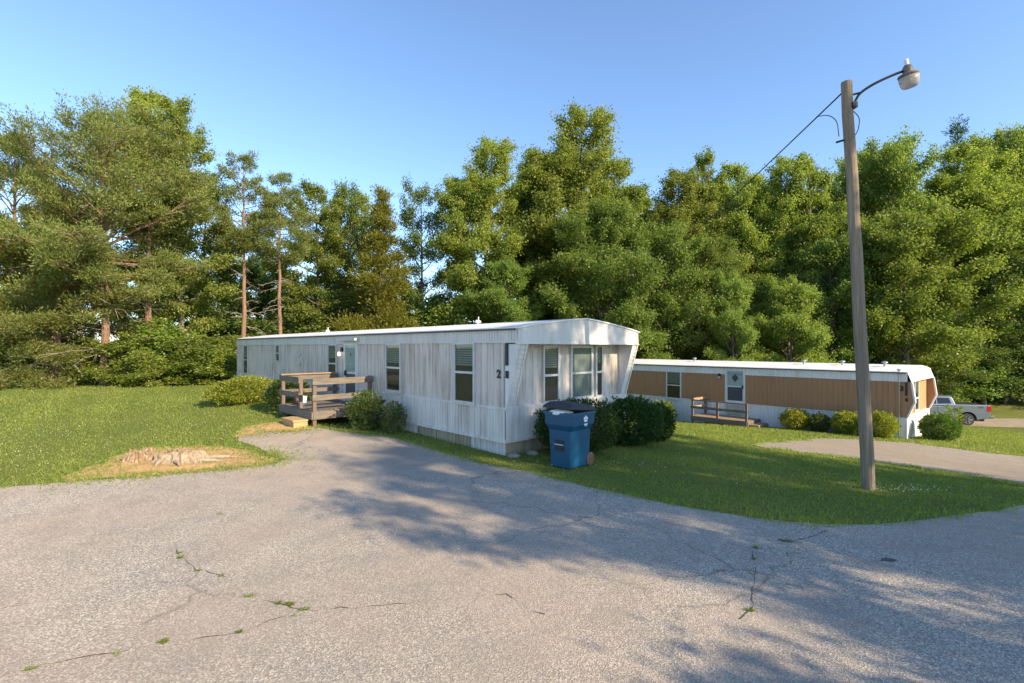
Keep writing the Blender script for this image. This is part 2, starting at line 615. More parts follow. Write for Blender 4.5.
def copy_thing(root, loc, rotz, scale, label, group=None):
    r = root.copy()
    COL.objects.link(r)
    r.location = loc; r.rotation_euler = (0, 0, rotz); r.scale = scale
    r['label'] = label
    if group:
        r['group'] = group
    elif 'group' in r:
        del r['group']
    for ch in list(root.children):
        c = ch.copy(); COL.objects.link(c); c.parent = r
        for g in list(ch.children):
            d = g.copy(); COL.objects.link(d); d.parent = c
    return r


def text_part(name, body, size, mat, parent, loc, rot, extrude=.004, bold=0.0):
    cu = bpy.data.curves.new(name, 'FONT')
    cu.body = body; cu.size = size; cu.extrude = extrude; cu.align_x = 'CENTER'; cu.align_y = 'CENTER'
    cu.offset = bold
    tmp = bpy.data.objects.new(name, cu)
    COL.objects.link(tmp)
    bpy.context.view_layer.update()
    me = bpy.data.meshes.new_from_object(tmp.evaluated_get(bpy.context.evaluated_depsgraph_get()))
    bpy.data.objects.remove(tmp)
    me.name = name
    me.materials.clear()
    me.materials.append(mat)
    o = bpy.data.objects.new(name, me)
    COL.objects.link(o)
    o.parent = parent; o.location = loc; o.rotation_euler = rot
    return o


def np_mesh(name, V, nper, mat, parent=None, var=None):
    """V: (n*nper, 3) leaf vertices, one polygon of nper corners each"""
    n = len(V) // nper
    me = bpy.data.meshes.new(name)
    me.vertices.add(n * nper)
    me.vertices.foreach_set('co', np.ascontiguousarray(V, dtype=np.float32).ravel())
    me.loops.add(n * nper)
    me.loops.foreach_set('vertex_index', np.arange(n * nper, dtype=np.int32))
    me.polygons.add(n)
    me.polygons.foreach_set('loop_start', np.arange(0, n * nper, nper, dtype=np.int32))
    me.polygons.foreach_set('loop_total', np.full(n, nper, dtype=np.int32))
    me.materials.append(mat)
    if var is not None:
        a = me.attributes.new('leaf_variation', 'FLOAT', 'FACE')
        a.data.foreach_set('value', np.ascontiguousarray(var, dtype=np.float32))
    me.update(calc_edges=True)
    o = bpy.data.objects.new(name, me)
    COL.objects.link(o)
    if parent:
        o.parent = parent
    return o


def unit(a):
    return a / np.maximum(np.linalg.norm(a, axis=-1, keepdims=True), 1e-9)


def leaves(P, D, N, L, W):
    """rhombic leaves: base P, direction D, rough normal N, length L, width W (arrays)"""
    D = unit(D)
    S = unit(np.cross(D, N))
    L = np.asarray(L)[:, None]; W = np.asarray(W)[:, None]
    mid = P + D * L * .45
    V = np.stack([P, mid + S * W * .5, P + D * L, mid - S * W * .5], 1)
    return V.reshape(-1, 3)


def in_poly(px, py, poly):
    inside = np.zeros(len(px), bool)
    n = len(poly)
    for i in range(n):
        x0, y0 = poly[i]; x1, y1 = poly[(i + 1) % n]
        c = ((y0 > py) != (y1 > py)) & (px < (x1 - x0) * (py - y0) / ((y1 - y0) if y1 != y0 else 1e-9) + x0)
        inside ^= c
    return inside


def resample(poly, step, jitter, seed, closed=True):
    r = random.Random(seed)
    out = []
    n = len(poly)
    for i in range(n if closed else n - 1):
        a = Vector(poly[i]).to_2d(); b = Vector(poly[(i + 1) % n]).to_2d()
        k = max(1, int((b - a).length / step))
        nrm = Vector((-(b - a).y, (b - a).x)).normalized()
        for j in range(k):
            p = a.lerp(b, j / k) + nrm * r.uniform(-jitter, jitter)
            out.append((p.x, p.y))
    return out


def sheet(name, poly, mat, lift, step=.5):
    """terrain-following sheet inside a polygon"""
    xs = [p[0] for p in poly]; ys = [p[1] for p in poly]
    gx, gy = np.meshgrid(np.arange(min(xs), max(xs), step), np.arange(min(ys), max(ys), step))
    gx = gx.ravel() + .013; gy = gy.ravel() + .017
    k = in_poly(gx, gy, poly)
    pts = [Vector(p) for p in poly] + [Vector((x, y)) for x, y in zip(gx[k], gy[k])]
    n = len(poly)
    v, e, f, *_ = delaunay_2d_cdt(pts, [(i, (i + 1) % n) for i in range(n)], [], 1, 1e-5)
    z = HZ([p.x for p in v], [p.y for p in v]) + lift
    me = bpy.data.meshes.new(name)
    me.from_pydata([(p.x, p.y, zz) for p, zz in zip(v, z)], [], [tuple(q) for q in f])
    me.materials.append(mat)
    me.update()
    o = bpy.data.objects.new(name, me)
    COL.objects.link(o)
    return structure(o)


# ------------------------------------------------------------------ ground, paving
def axis_coords(lo, hi, a, b, step):
    core = list(np.arange(a, b + .01, step))
    out, s, x = [], step, b
    while x < hi:
        s *= 1.35; x += s; out.append(min(x, hi))
    pre, s, x = [], step, a
    while x > lo:
        s *= 1.35; x -= s; pre.append(max(x, lo))
    return np.array(pre[::-1] + core + out)


gx = axis_coords(-700, 700, -30, 45, .5)
gy = axis_coords(-300, 900, -6, 50, .5)
GX, GY = np.meshgrid(gx, gy)
GZ = HZ(GX.ravel(), GY.ravel())
me = bpy.data.meshes.new('ground')
nx = len(gx)
me.from_pydata(list(zip(GX.ravel().tolist(), GY.ravel().tolist(), GZ.tolist())), [],
               [(j * nx + i, j * nx + i + 1, (j + 1) * nx + i + 1, (j + 1) * nx + i) for j in range(len(gy) - 1) for i in range(nx - 1)])
me.materials.append(M['ground'])
me.polygons.foreach_set('use_smooth', [True] * len(me.polygons))
ground = bpy.data.objects.new('ground', me)
COL.objects.link(ground)
structure(ground)

edge_left = [ground_at(*p) for p in [(-60, 494), (0, 488), (60, 483), (130, 478), (200, 472), (262, 466), (284, 462), (268, 452), (240, 441), (238, 433), (262, 428), (285, 429)]]
edge_house = [ground_at(*p) for p in [(318, 428), (350, 433), (385, 437), (420, 445), (450, 455), (480, 463), (512, 469), (550, 478), (587, 487), (620, 494), (662, 503), (700, 510), (742, 517), (790, 523), (832, 526), (870, 526), (892, 525), (930, 521), (962, 516), (1024, 507)]]
road_poly = edge_left + edge_house + [(12.5, 8.6), (40, 13.5), (40, -2.5), (14, -6), (0, -9), (-30, -9), (-30, 7.6)]
road_poly = resample(road_poly, .35, .045, 3)
road = sheet('road', road_poly, M['asphalt'], .012)

drive_poly = [ground_at(*p) for p in [(752, 445), (790, 441), (820, 438), (860, 440), (910, 443), (955, 449), (1024, 457)]] + [(22, 15.6), (40, 15), (40, 10.4), (18, 10.2)] + \
             [ground_at(*p) for p in [(1024, 487), (978, 478), (917, 468), (858, 459.5), (800, 452.5), (770, 449)]]
drive_poly = resample(drive_poly, .4, .07, 5)
driveway = sheet('driveway', drive_poly, M['drive'], .014)

lane_poly = [(22, 31.4), (28.0, 32.1), (34, 30.9), (40, 29.6), (60, 26), (60, 30.4), (40, 34.4), (33, 35.6), (24, 35.4)]
lane_poly = resample(lane_poly, .6, .08, 6)
lane = sheet('lane', lane_poly, M['drive'], .014)

soil_poly = [ground_at(*p) for p in [(58, 482), (75, 472), (100, 464), (120, 455), (150, 448), (200, 446), (232, 447), (262, 455), (283, 462), (262, 466.5), (200, 472.5), (130, 478.5)]]
soil_poly = resample(soil_poly, .22, .09, 8)
sheet('bare_soil', soil_poly, M['soil'], .016, .3)
soil_poly2 = [ground_at(*p) for p in [(232, 438), (240, 429), (262, 424), (285, 422), (300, 424), (318, 428.5), (300, 432), (270, 432), (246, 437)]]
soil_poly2 = resample(soil_poly2, .2, .07, 9)
sheet('bare_soil', soil_poly2, M['soil'], .019, .3)

# drifts of orange grit washed over the tarmac and cracks
def ribbon(name, pix, w, mat, lift, seed, structure_=True):
    r = random.Random(seed)
    pts = [ground_at(*p) for p in pix]
    pts = resample(pts, .09, .02, seed, closed=False)
    mb = MB()
    vs = []
    for i, p in enumerate(pts):
        q = pts[min(i + 1, len(pts) - 1)]; o = pts[max(i - 1, 0)]
        d = Vector((q[0] - o[0], q[1] - o[1])).normalized()
        nrm = Vector((-d.y, d.x))
        ww = w * r.uniform(.1, 1.2) * (.15 if math.sin(i * .35 + seed) * math.sin(i * .13 + 2 * seed) > .25 else 1)
        z = hz(*p) + lift
        vs += [(p[0] + nrm.x * ww, p[1] + nrm.y * ww, z), (p[0] - nrm.x * ww, p[1] - nrm.y * ww, z)]
    mb.add(vs, [(2 * i, 2 * i + 1, 2 * i + 3, 2 * i + 2) for i in range(len(pts) - 1)])
    o = mb.build(name, mat, fix=False)
    return structure(o)


CRACKS = [[(-20, 676), (20, 671), (70, 662), (115, 655), (165, 644), (205, 640), (240, 634), (270, 623), (300, 612)],
          [(300, 612), (285, 606), (262, 602), (248, 598), (232, 586), (222, 577), (210, 574), (197, 571), (186, 564), (180, 556), (176, 548)],
          [(300, 612), (340, 610), (395, 606), (450, 601), (490, 596), (505, 596), (520, 604)],
          [(742, 622), (752, 612), (752, 590), (755, 570), (752, 552), (768, 546), (790, 544), (812, 538), (830, 530)],
          [(512, 600), (532, 612), (556, 622)]]
for i, c in enumerate(CRACKS):
    ribbon('asphalt_crack', c, .0055, M['crack'], .0165, 20 + i)
tp = ground_at(888, 561)
mb = MB()
r_ = random.Random(4)
ring = [(tp[0] + math.cos(a) * .10 * r_.uniform(.6, 1.2), tp[1] + math.sin(a) * .045 * r_.uniform(.6, 1.2)) for a in np.linspace(0, 2 * PI, 14, endpoint=False)]
mb.add([(x, y, hz(x, y) + .018) for x, y in ring], [tuple(range(14))])
structure(mb.build('tar_patch', M['tar'], fix=False))


# ------------------------------------------------------------------ grass, clover
def grass_field():
    n = 2100000
    x = rng.uniform(-27, 30, n); y = rng.uniform(5.2, 36, n)
    d = np.hypot(x, y)
    keep = rng.random(n) < np.minimum(1, (9.0 / d) ** 1.55)
    vis = np.abs(x) < y * 1.06 + 2.0
    keep &= vis
    x, y = x[keep], y[keep]
    bad = in_poly(x, y, road_poly) | in_poly(x, y, drive_poly) | in_poly(x, y, lane_poly)
    for (ox, oy, deg, W, L) in ((-.14, 10, 44, 4.45, 19.3), (15.8, 19.4, 41, 4.8, 19)):
        a = R(deg)
        lx = (x - ox) * math.cos(a) + (y - oy) * math.sin(a)
        ly = -(x - ox) * math.sin(a) + (y - oy) * math.cos(a)
        bad |= (lx > -.02) & (lx < W + .02) & (ly > -.1) & (ly < L)
        if ox < 0:
            bad |= (lx > -1.7) & (lx < .1) & (ly > 5.7) & (ly < 7.9)
    s = in_poly(x, y, soil_poly) | in_poly(x, y, soil_poly2)
    patch = np.sin(x * 2.1 + 1.3) * np.sin(y * 3.3) + rng.normal(0, .4, len(x))
    core = np.zeros(len(x), bool)
    for pl in (soil_poly, soil_poly2):
        cx, cy = np.mean([p[0] for p in pl]), np.mean([p[1] for p in pl])
        core |= in_poly(x, y, [(cx + (p[0] - cx) * .80, cy + (p[1] - cy) * .66) for p in pl])
    bad |= core & ((patch < .12) | (rng.random(len(x)) < .3))
    bad |= s & ~core & (patch < -.45)
    x, y, = x[~bad], y[~bad]
    n = len(x)
    z = HZ(x, y)
    d = np.hypot(x, y)
    low = .5 + .28 * np.sin(x * .9 + np.sin(y * .7) * 2) * np.sin(y * 1.1 + 1) + .2 * np.sin(x * 3.1 + y * 2.3)
    L = rng.uniform(.03, .075, n) * (1 + .5 * (low - .5)) * np.clip(d / 16, .9, 1.3)
    W = rng.uniform(.006, .011, n) * np.clip(d / 10, 1, 2.2)
    D = np.stack([rng.normal(0, .55, n), rng.normal(0, .55, n), np.full(n, 1.0)], 1)
    N = np.stack([rng.normal(0, 1, n), rng.normal(0, 1, n), np.full(n, .3)], 1)
    V = leaves(np.stack([x, y, z - .004], 1), D, N, L, W)
    var = np.clip(.15 + .55 * low + rng.normal(0, .2, n), 0, 1)
    o = np_mesh('grass', V, 4, M['grass_blade'], None, var)
    o['kind'] = 'stuff'
    return o


grass_field()


def edge_grass():
    P = []
    lines = [(edge_left[:8], .07, 1), (edge_house, .07, 1), (drive_poly, .08, 1), (soil_poly, .22, 1.7), (soil_poly2, .15, 1.3), (lane_poly, .09, .6)]
    for pl, sg, dens in lines:
        for i in range(len(pl) - 1):
            a, b_ = np.array(pl[i]), np.array(pl[i + 1])
            ln = np.linalg.norm(b_ - a)
            k = int(ln * 330 * dens * min(1, 11 / max(3, np.hypot(*a))))
            if not k:
                continue
            t = rng.random(k)
            q = a + (b_ - a) * t[:, None]
            cl = np.sin(q[:, 0] * 5.1 + q[:, 1] * 3.3) + np.sin(q[:, 0] * 2.3 - q[:, 1] * 6.1)
            q = q + rng.normal(0, sg, (k, 2)) * (1 + .5 * cl)[:, None]
            P.append(q[rng.random(k) < .65 + .3 * cl])
    P = np.concatenate(P)
    n = len(P)
    d = np.hypot(P[:, 0], P[:, 1])
    D = np.stack([rng.normal(0, .8, n), rng.normal(0, .8, n), np.full(n, 1.0)], 1)
    N = np.stack([rng.normal(0, 1, n), rng.normal(0, 1, n), np.full(n, .3)], 1)
    V = leaves(np.stack([P[:, 0], P[:, 1], HZ(P[:, 0], P[:, 1])], 1), D, N, rng.uniform(.04, .12, n), rng.uniform(.006, .012, n) * np.clip(d / 9, 1, 2.4))
    o = np_mesh('edge_grass', V, 4, M['grass_blade'], None, np.clip(rng.normal(.5, .28, n), 0, 1))
    o['kind'] = 'stuff'


edge_grass()


def clover(regions):
    P = []
    for (px, py, sx, sy, n) in regions:
        for _ in range(n):
            x, y = ground_at(px + random.gauss(0, sx), py + random.gauss(0, sy))
            if in_poly(np.array([x]), np.array([y]), road_poly)[0] or in_poly(np.array([x]), np.array([y]), drive_poly)[0]:
                continue
            P.append((x, y, hz(x, y) + random.uniform(.05, .09)))
    mb = MB()
    for p in P:
        r = random.uniform(.005, .009)
        mb.add([(p[0] + r, p[1], p[2]), (p[0] - r, p[1], p[2]), (p[0], p[1] + r, p[2]), (p[0], p[1] - r, p[2]), (p[0], p[1], p[2] + r), (p[0], p[1], p[2] - r)],
               [(0, 2, 4), (2, 1, 4), (1, 3, 4), (3, 0, 4), (2, 0, 5), (1, 2, 5), (3, 1, 5), (0, 3, 5)])
    o = mb.build('clover_flowers', M['clover_white'], fix=False)
    o['kind'] = 'stuff'


clover([(905, 492, 30, 2.6, 90), (620, 464, 35, 5, 34), (690, 470, 45, 8, 16), (770, 480, 40, 10, 12), (20, 455, 18, 8, 30), (110, 435, 60, 10, 45), (60, 430, 30, 12, 25), (200, 425, 25, 3, 15)])

# weeds in the cracks
weed_spots = [(30, 671, .05), (117, 655, .05), (163, 644, .08), (240, 634, .05), (304, 611, .06), (295, 617, .05), (289, 606, .06), (279, 605, .06), (249, 598, .05), (222, 577, .06), (198, 572, .05), (181, 559, .07), (179, 554, .05), (220, 515, .07), (756, 549, .06), (754, 560, .05), (785, 542, .08), (752, 575, .05), (750, 612, .05)]
weed_proto = None
weed_protos = []
for i, (px, py, s) in enumerate(weed_spots):
    x, y = ground_at(px, py)
    if i < 4:
        n = (70, 40, 110, 55)[i]
        a = rng.uniform(0, 2 * PI, n); rr = np.abs(rng.normal(0, .28, n))
        P = np.stack([np.cos(a) * rr * 1.3, np.sin(a) * rr * .6, np.zeros(n)], 1)
        D = np.stack([np.cos(a) * .8, np.sin(a) * .8, rng.uniform(.3, 1, n)], 1)
        V = leaves(P, D, rng.normal(0, 1, (n, 3)) + [0, 0, 1], rng.uniform(.35, .9, n), rng.uniform(.10, .2, n))
        weed_proto = np_mesh('weed_tuft', V, 4, M['leaf_under'], None, rng.random(n))
        weed_protos.append(weed_proto)
        o = weed_proto
    else:
        o = weed_protos[i % 4].copy(); COL.objects.link(o)
    o.location = (x, y, hz(x, y) + .012)
    o.scale = (s * random.uniform(.55, 1.15), s * random.uniform(.6, 1.0), s * random.uniform(.35, .7))
    o.rotation_euler = (0, 0, random.uniform(-.5, .5))
    if px < 500:
        tag(o, 'small green weed tuft growing in a crack of the sunny tarmac on the left', 'weed', 'weed tufts in the left tarmac cracks')
    else:
        tag(o, 'small green weed tuft in the crack running from the verge into the shaded tarmac', 'weed', 'weed tufts in the shaded tarmac crack')


# ------------------------------------------------------------------ mobile homes
def ribbed(mb, fn, u0, u1, z0, z1, spacing, depth, groove=.22, slot=0, jit=0.0, seed=1):
    """corrugated sheet; fn(u, out, z) -> xyz"""
    r = random.Random(seed)
    prof = [(u0, 0)]
    u = u0
    while u + spacing * 1.2 < u1:
        w = spacing * (1 + r.uniform(-jit, jit))
        g = spacing * groove
        prof += [(u + w - g, 0), (u + w - g * .75, -depth), (u + w - g * .25, -depth), (u + w, 0)]
        u += w
    prof.append((u1, 0))
    n = len(prof)
    mb.add([fn(a, b, z0) for a, b in prof] + [fn(a, b, z1) for a, b in prof], [(i, i + 1, n + i + 1, n + i) for i in range(n - 1)], slot)


def window(parent, fn, u0, u1, z0, z1, mid=None, backing='dark_slot', frame_w=.045, mat='alum', sill=True):
    """sash window standing proud of a wall; fn(u, out, z)"""
    def bx(mb, a0, a1, b0, b1, o0, o1):
        vs = [fn(a, o, b) for o in (o0, o1) for a, b in ((a0, b0), (a1, b0), (a1, b1), (a0, b1))]
        mb.add(vs, [(0, 3, 2, 1), (4, 5, 6, 7), (0, 1, 5, 4), (1, 2, 6, 5), (2, 3, 7, 6), (3, 0, 4, 7)])
    f = MB()
    w = frame_w
    bx(f, u0, u0 + w, z0, z1, .002, .055); bx(f, u1 - w, u1, z0, z1, .002, .055)
    bx(f, u0 + w, u1 - w, z0, z0 + w, .002, .055); bx(f, u0 + w, u1 - w, z1 - w, z1, .002, .055)
    if mid:
        bx(f, u0 + w, u1 - w, mid - .025, mid + .025, .004, .058)
    fr = f.build('window', M[mat], parent)
    if sill:
        s = MB(); bx(s, u0 - .03, u1 + .03, z0 - .035, z0 - .003, .002, .075)
        s.build('sill', M[mat], fr)
    p = MB()
    for a, b in ([(z0 + w, mid - .025), (mid + .025, z1 - w)] if mid else [(z0 + w, z1 - w)]):
        p.quad(fn(u0 + w, .034, a), fn(u1 - w, .034, a), fn(u1 - w, .034, b), fn(u0 + w, .034, b))
    p.build('pane', M['glass'], fr, fix=False)
    bk = MB()
    if backing == 'curtain':
        nf = 18
        us = np.linspace(u0 + w, u1 - w, nf * 2 + 1)
        vs = [fn(u, .008 + .012 * (i % 2), z) for z in (z0 + w, z1 - w) for i, u in enumerate(us)]
        k = len(us)
        bk.add(vs, [(i, i + 1, k + i + 1, k + i) for i in range(k - 1)])
        bk.build('curtain', M['curtain'], fr, fix=False)
    else:
        bx(bk, u0 + w, u1 - w, z0 + w, z1 - w, .004, .012)
        bk.build('interior_shade', M[backing], fr)
        if mid and backing == 'dark_slot':
            b2 = MB()
            lo = mid + .06 + .25 * (z1 - mid) * random.random()
            n = max(3, int((z1 - w - lo) / .05))
            for i in range(n):
                zb = lo + (z1 - w - lo) * i / n
                b2.quad(fn(u0 + w + .02, .016, zb), fn(u1 - w - .02, .016, zb), fn(u1 - w - .02, .024, zb + .04), fn(u0 + w + .02, .024, zb + .04))
            b2.build('blind', M['blind'], fr, fix=False)
    return fr


def side_fn(u, o, z):      # long wall facing -x
    return (-o, u, z)


HOME1 = (-.14, 10.0, 0.0)
HOME1_DEG = 44
W1, L1 = 4.45, 19.3
h1 = thing('mobile_home', 'long weathered white mobile home with rain-stained ribbed siding and number 2', 'mobile home', HOME1, R(HOME1_DEG))
ZB, ZS, ZF, ZE, ZR = .33, .97, 2.37, 2.67, 2.92
OV = .37
mb = MB()
ribbed(mb, side_fn, 0.0, L1, ZS + .03, ZF, .205, .022, .3, 0, .22, 3)
mb.box(.03, .06, ZB, W1 - .03, L1, ZE - .02, 1)
# front wall
ribbed(mb, lambda u, o, z: (u, .05 - o, z), .24, W1 - .24, ZS + .03, ZF, .31, .015, .12, 0, .1, 5)
mb.build('wall', [M['white_siding'], M['white_siding']], h1, fix=False)
mb = MB()
ribbed(mb, lambda u, o, z: (-.012 - o, u, z), 0.0, L1, ZB, ZS - .03, .10, .014, .25, 0, .1, 4)
ribbed(mb, lambda u, o, z: (u, -.012 - o, z), 0.0, W1, ZB, ZS - .03, .42, .010, .05, 0, .1, 4)
mb.box(-.022, -.022, ZS - .03, W1 + .022, L1, ZS + .03)
mb.box(-.03, -.03, ZB - .07, W1 + .03, L1 + .01, ZB)
mb.build('lower_siding', M['white_panel'], h1, fix=False)
# skirting: alternating metal sheets and mouldy boards
mb = MB()
u, k = 0.02, 0
for w, kind in ((1.15, 0), (1.3, 1), (.8, 1), (.9, 0), (1.2, 1), (1.0, 0), (2.4, 0), (3.0, 0), (7.4, 0)):
    ribbed(mb, lambda a, o, z: (.02 - o, a, z), u, u + w - .02, -.25, ZB - .07, .10 if kind == 0 else .14, .014, .25, kind, .1, k)
    u += w; k += 1
ribbed(mb, lambda a, o, z: (a, .02 - o, z), 0.02, W1 - .02, -.45, ZB - .07, .12, .016, .3, 1, .25, 9)
mb.build('skirting', [M['skirt_metal'], M['skirt_wood']], h1, fix=False)
# fascia bands
mb = MB()
ribbed(mb, lambda u, o, z: (-.02 - o, u, z), -OV + .0, L1, ZF, ZE - .035, .085, .012, .25, 0, .05, 6)
mb.box(-.03, -OV, ZF - .035, 0, L1, ZF)
mb.box(.0, -OV + .02, ZF - .03, W1, .08, ZF - .002)
# front pediment (solid, slightly bowed roofline)
NX = 12
rf = lambda x: ZE + (ZR - ZE) * (1 - abs(2 * x / W1 - 1) ** 1.25)
poly = [(0 - .02, ZF - .035), (W1 + .02, ZF - .035)] + [(W1 * (1 - i / NX), rf(W1 * (1 - i / NX)) - .03) for i in range(NX + 1)]
mb.prism(poly, lambda a, b, d: (a, d, b), -OV - .02, -OV + .02)
mb.box(-.035, -OV - .035, ZF - .06, W1 + .035, -OV + .03, ZF - .036)
mb.build('fascia', M['fascia_white'], h1)
mb = MB()
xs = [-.05] + [W1 * i / NX for i in range(1, NX)] + [W1 + .05]
zs = [ZE - .02] + [rf(x) for x in xs[1:-1]] + [ZE - .02]
for i in range(len(xs) - 1):
    mb.add([(xs[i], -OV - .05, zs[i]), (xs[i + 1], -OV - .05, zs[i + 1]), (xs[i + 1], L1 + .06, zs[i + 1]), (xs[i], L1 + .06, zs[i]),
            (xs[i], -OV - .05, zs[i] - .028), (xs[i + 1], -OV - .05, zs[i + 1] - .028), (xs[i + 1], L1 + .06, zs[i + 1] - .028), (xs[i], L1 + .06, zs[i] - .028)],
           [(0, 1, 2, 3), (4, 7, 6, 5), (0, 4, 5, 1), (2, 6, 7, 3), (3, 7, 4, 0), (1, 5, 6, 2)])
roof = mb.build('roof', M['roof_white'], h1)
mb = MB(); mb.box(-.062, -OV + .03, ZE - .075, -.034, L1 + .02, ZE - .042)
mb.build('eave_shadow_line', M['eave_shadow'], h1)  # dark strip stands for the shadow line under the roof edge
# slanted wing at each end of the front
for x0, x1 in ((0, .27), (W1 - .27, W1)):
    mb = MB()
    prof = [(0, ZS + .03), (-OV, ZF - .06), (.05, ZF - .06), (.05, ZS + .03)]
    mb.prism(prof, lambda a, b, d: (d, a, b), x0, x1)
    for i in range(13):
        t0 = i / 13; t1 = (i + .55) / 13
        ya = -OV * t0; yb = -OV * t1; za = ZS + .05 + (ZF - ZS - .12) * t0; zb = ZS + .05 + (ZF - ZS - .12) * t1
        mb.add([(x0 + .04, ya - .004, za), (x1 - .04, ya - .004, za), (x1 - .04, yb - .004, zb), (x0 + .04, yb - .004, zb),
                (x0 + .04, ya - .014, za + .008), (x1 - .04, ya - .014, za + .008), (x1 - .04, yb - .01, zb), (x0 + .04, yb - .01, zb)],
               [(4, 5, 6, 7), (0, 1, 5, 4), (0, 4, 7, 3), (1, 2, 6, 5)])
    for xx in (x0, x1 - .04):
        mb.prism([(-.03, ZS + .03), (-OV - .03, ZF - .062), (-OV - .001, ZF - .062), (-.001, ZS + .03)], lambda a, b, d: (d, a, b), xx, xx + .04)
    mb.build('louvred_wing', M['trim_white'], h1)
# windows along the side
window(h1, side_fn, .945, 1.684, .99, 2.35, 1.68)
window(h1, side_fn, 4.005, 4.794, 1.04, 2.35, 1.69)
window(h1, side_fn, 7.92, 8.59, 1.0, 2.34, 1.71)
window(h1, side_fn, 13.19, 13.65, 1.66, 2.34, 2.0, sill=False)
window(h1, side_fn, 17.4, 18.1, .99, 2.34, 1.65)
front_fn = lambda u, o, z: (u, .05 - o, z)
window(h1, front_fn, 1.17, 1.72, .99, 2.29, 1.61)
window(h1, front_fn, 2.14, 3.00, .99, 2.29, 1.62, backing='curtain', frame_w=.06)
window(h1, front_fn, 3.13, 3.43, .99, 2.29, 1.62, sill=False)
# door
def door(parent, u0, u1, z0, z1, dark_z, body, swing_left):
    d = MB()
    d.box(-.03, u0 + .07, z0, -.004, u1 - .07, z1 - .06)
    dr = d.build('door', M[body], parent)
    fr = MB()
    fr.box(-.055, u0, z0 - .04, 0, u0 + .07, z1); fr.box(-.055, u1 - .07, z0 - .04, 0, u1, z1); fr.box(-.055, u0 + .07, z1 - .06, 0, u1 - .07, z1)
    fr.build('door_frame', M['trim_white'], dr)
    sc = MB()
    sc.box(-.045, u0 + .13, dark_z[0], -.031, u1 - .13, dark_z[1])
    sc.build('screen_panel', M['screen'], dr)
    gl = MB()
    gl.quad((-.05, u0 + .11, dark_z[1] + .06), (-.05, u1 - .11, dark_z[1] + .06), (-.05, u1 - .11, z1 - .1), (-.05, u0 + .11, z1 - .1))
    gl.build('pane', M['glass'], dr, fix=False)
    h = MB()
    uh = u1 - .12 if swing_left else u0 + .12
    h.box(-.085, uh - .03, dark_z[1] - .06, -.046, uh + .03, dark_z[1] + .10)
    h.build('handle', M['black_metal'], dr)
    return dr
dr = door(h1, 6.50, 7.37, .60, 2.36, (.72, 1.42), 'door_paint', True)
mb = MB(); mb.box(-.06, 6.86, 1.98, -.055, 6.90, 2.06); mb.build('peephole', M['black_metal'], dr)
mb = MB(); mb.box(-.16, 6.42, 2.445, -.024, 7.45, 2.52); mb.build('door_canopy', M['alum'], h1)
pl = MB(); pl.box(-.05, 7.50, 2.10, -.001, 7.62, 2.24); pl = pl.build('porch_light', M['black_metal'], h1)
mb = MB(); mb.lathe([(.01, 1.965), (.04, 1.98), (.05, 2.02), (.04, 2.07), (.015, 2.095)], (-.12, 7.56, 0), 14); mb.build('lamp_globe', M['lit_globe'], pl, smooth=True)
for z in (1.99, 1.64):
    mb = MB(); mb.box(-.07, 11.05, z - .06, -.002, 11.35, z + .05); mb.build('wall_vent', M['alum'], h1, bevel=.01)
mb = MB(); mb.box(-.03, -.10, 1.87, -.003, -.03, 2.32); mb.build('slit_window', M['dark_slot'], h1)
mb = MB(); mb.box(-.03, -.105, 1.61, -.003, -.035, 1.76); mb.build('wall_plate', M['black_metal'], h1)
text_part('house_number', '2', .235, M['black_metal'], h1, (-.012, .19, 1.68), (R(90), 0, R(-90)), .006, .008)
for (x, y, s) in ((1.7, 2.9, .07), (1.2, 11.5, .06)):
    mb = MB(); zr = rf(x); mb.lathe([(s * .5, zr - .05), (s * .5, zr + .03), (s * 1.2, zr + .03), (s * 1.25, zr + .08), (s * .5, zr + .11)], (x, y, 0), 14)
    mb.tube([(x + .02, y, zr + .09), (x + .02, y, zr + .20)], .014, 6)
    mb.build('roof_vent', M['bright_white'], h1)

# ---- tan mobile home further down the slope
HOME2 = (15.8, 19.4, 0.0)
W2, L2 = 4.8, 19.0
h2 = thing('mobile_home', 'tan mobile home with white roof band and skirting, number 3 at its angled front', 'mobile home', HOME2, R(41))
ZS2, ZF2, ZE2, ZR2, ZG2 = -.59, .88, 1.27, 1.47, -1.42
NOSE = .24          # how far the angled side wing stands out at its knee
KZ = .05
mb = MB()
ribbed(mb, side_fn, 0, L2, ZS2 + .02, ZF2 - .01, .2, .012, .15, 0, .15, 11)
mb.box(.03, .14, ZS2, W2 - .03, L2, ZE2 - .03)
mb.build('wall', M['tan_siding'], h2, fix=False)
mb = MB()
ribbed(mb, lambda u, o, z: (u, .10 - o, z), .1, W2 - .1, ZS2 + .02, ZF2, .3, .012, .1, 0, .1, 12)
mb.build('front_wall', M['tan_front'], h2, fix=False)
mb = MB()
ribbed(mb, lambda u, o, z: (.01 - o, u, z), 0, L2, -2.4, ZS2, .16, .012, .2, 0, .1, 13)
mb.box(.012, .004, -2.2, W2 - .012, .30, ZS2 + .005)
mb.box(-.02, .32, ZS2 - .02, 0, L2, ZS2 + .015)
mb.build('skirting', M['bright_white'], h2, fix=False)
mb = MB()
ribbed(mb, lambda u, o, z: (-.02 - o, u, z), -.02, L2, ZF2, ZE2 - .03, .11, .012, .25, 0, .05, 14)
mb.box(-.03, 0, ZF2 - .03, 0, L2, ZF2)
mb.build('fascia', M['bright_white'], h2, fix=False)
rf2 = lambda x: ZE2 + (ZR2 - ZE2) * (1 - abs(2 * x / W2 - 1) ** 1.3)
mb = MB()
top = [(-.02, ZE2 - .03)] + [(W2 * i / 8, rf2(W2 * i / 8) - .02) for i in range(1, 8)] + [(W2 + .02, ZE2 - .03)]
n = len(top)
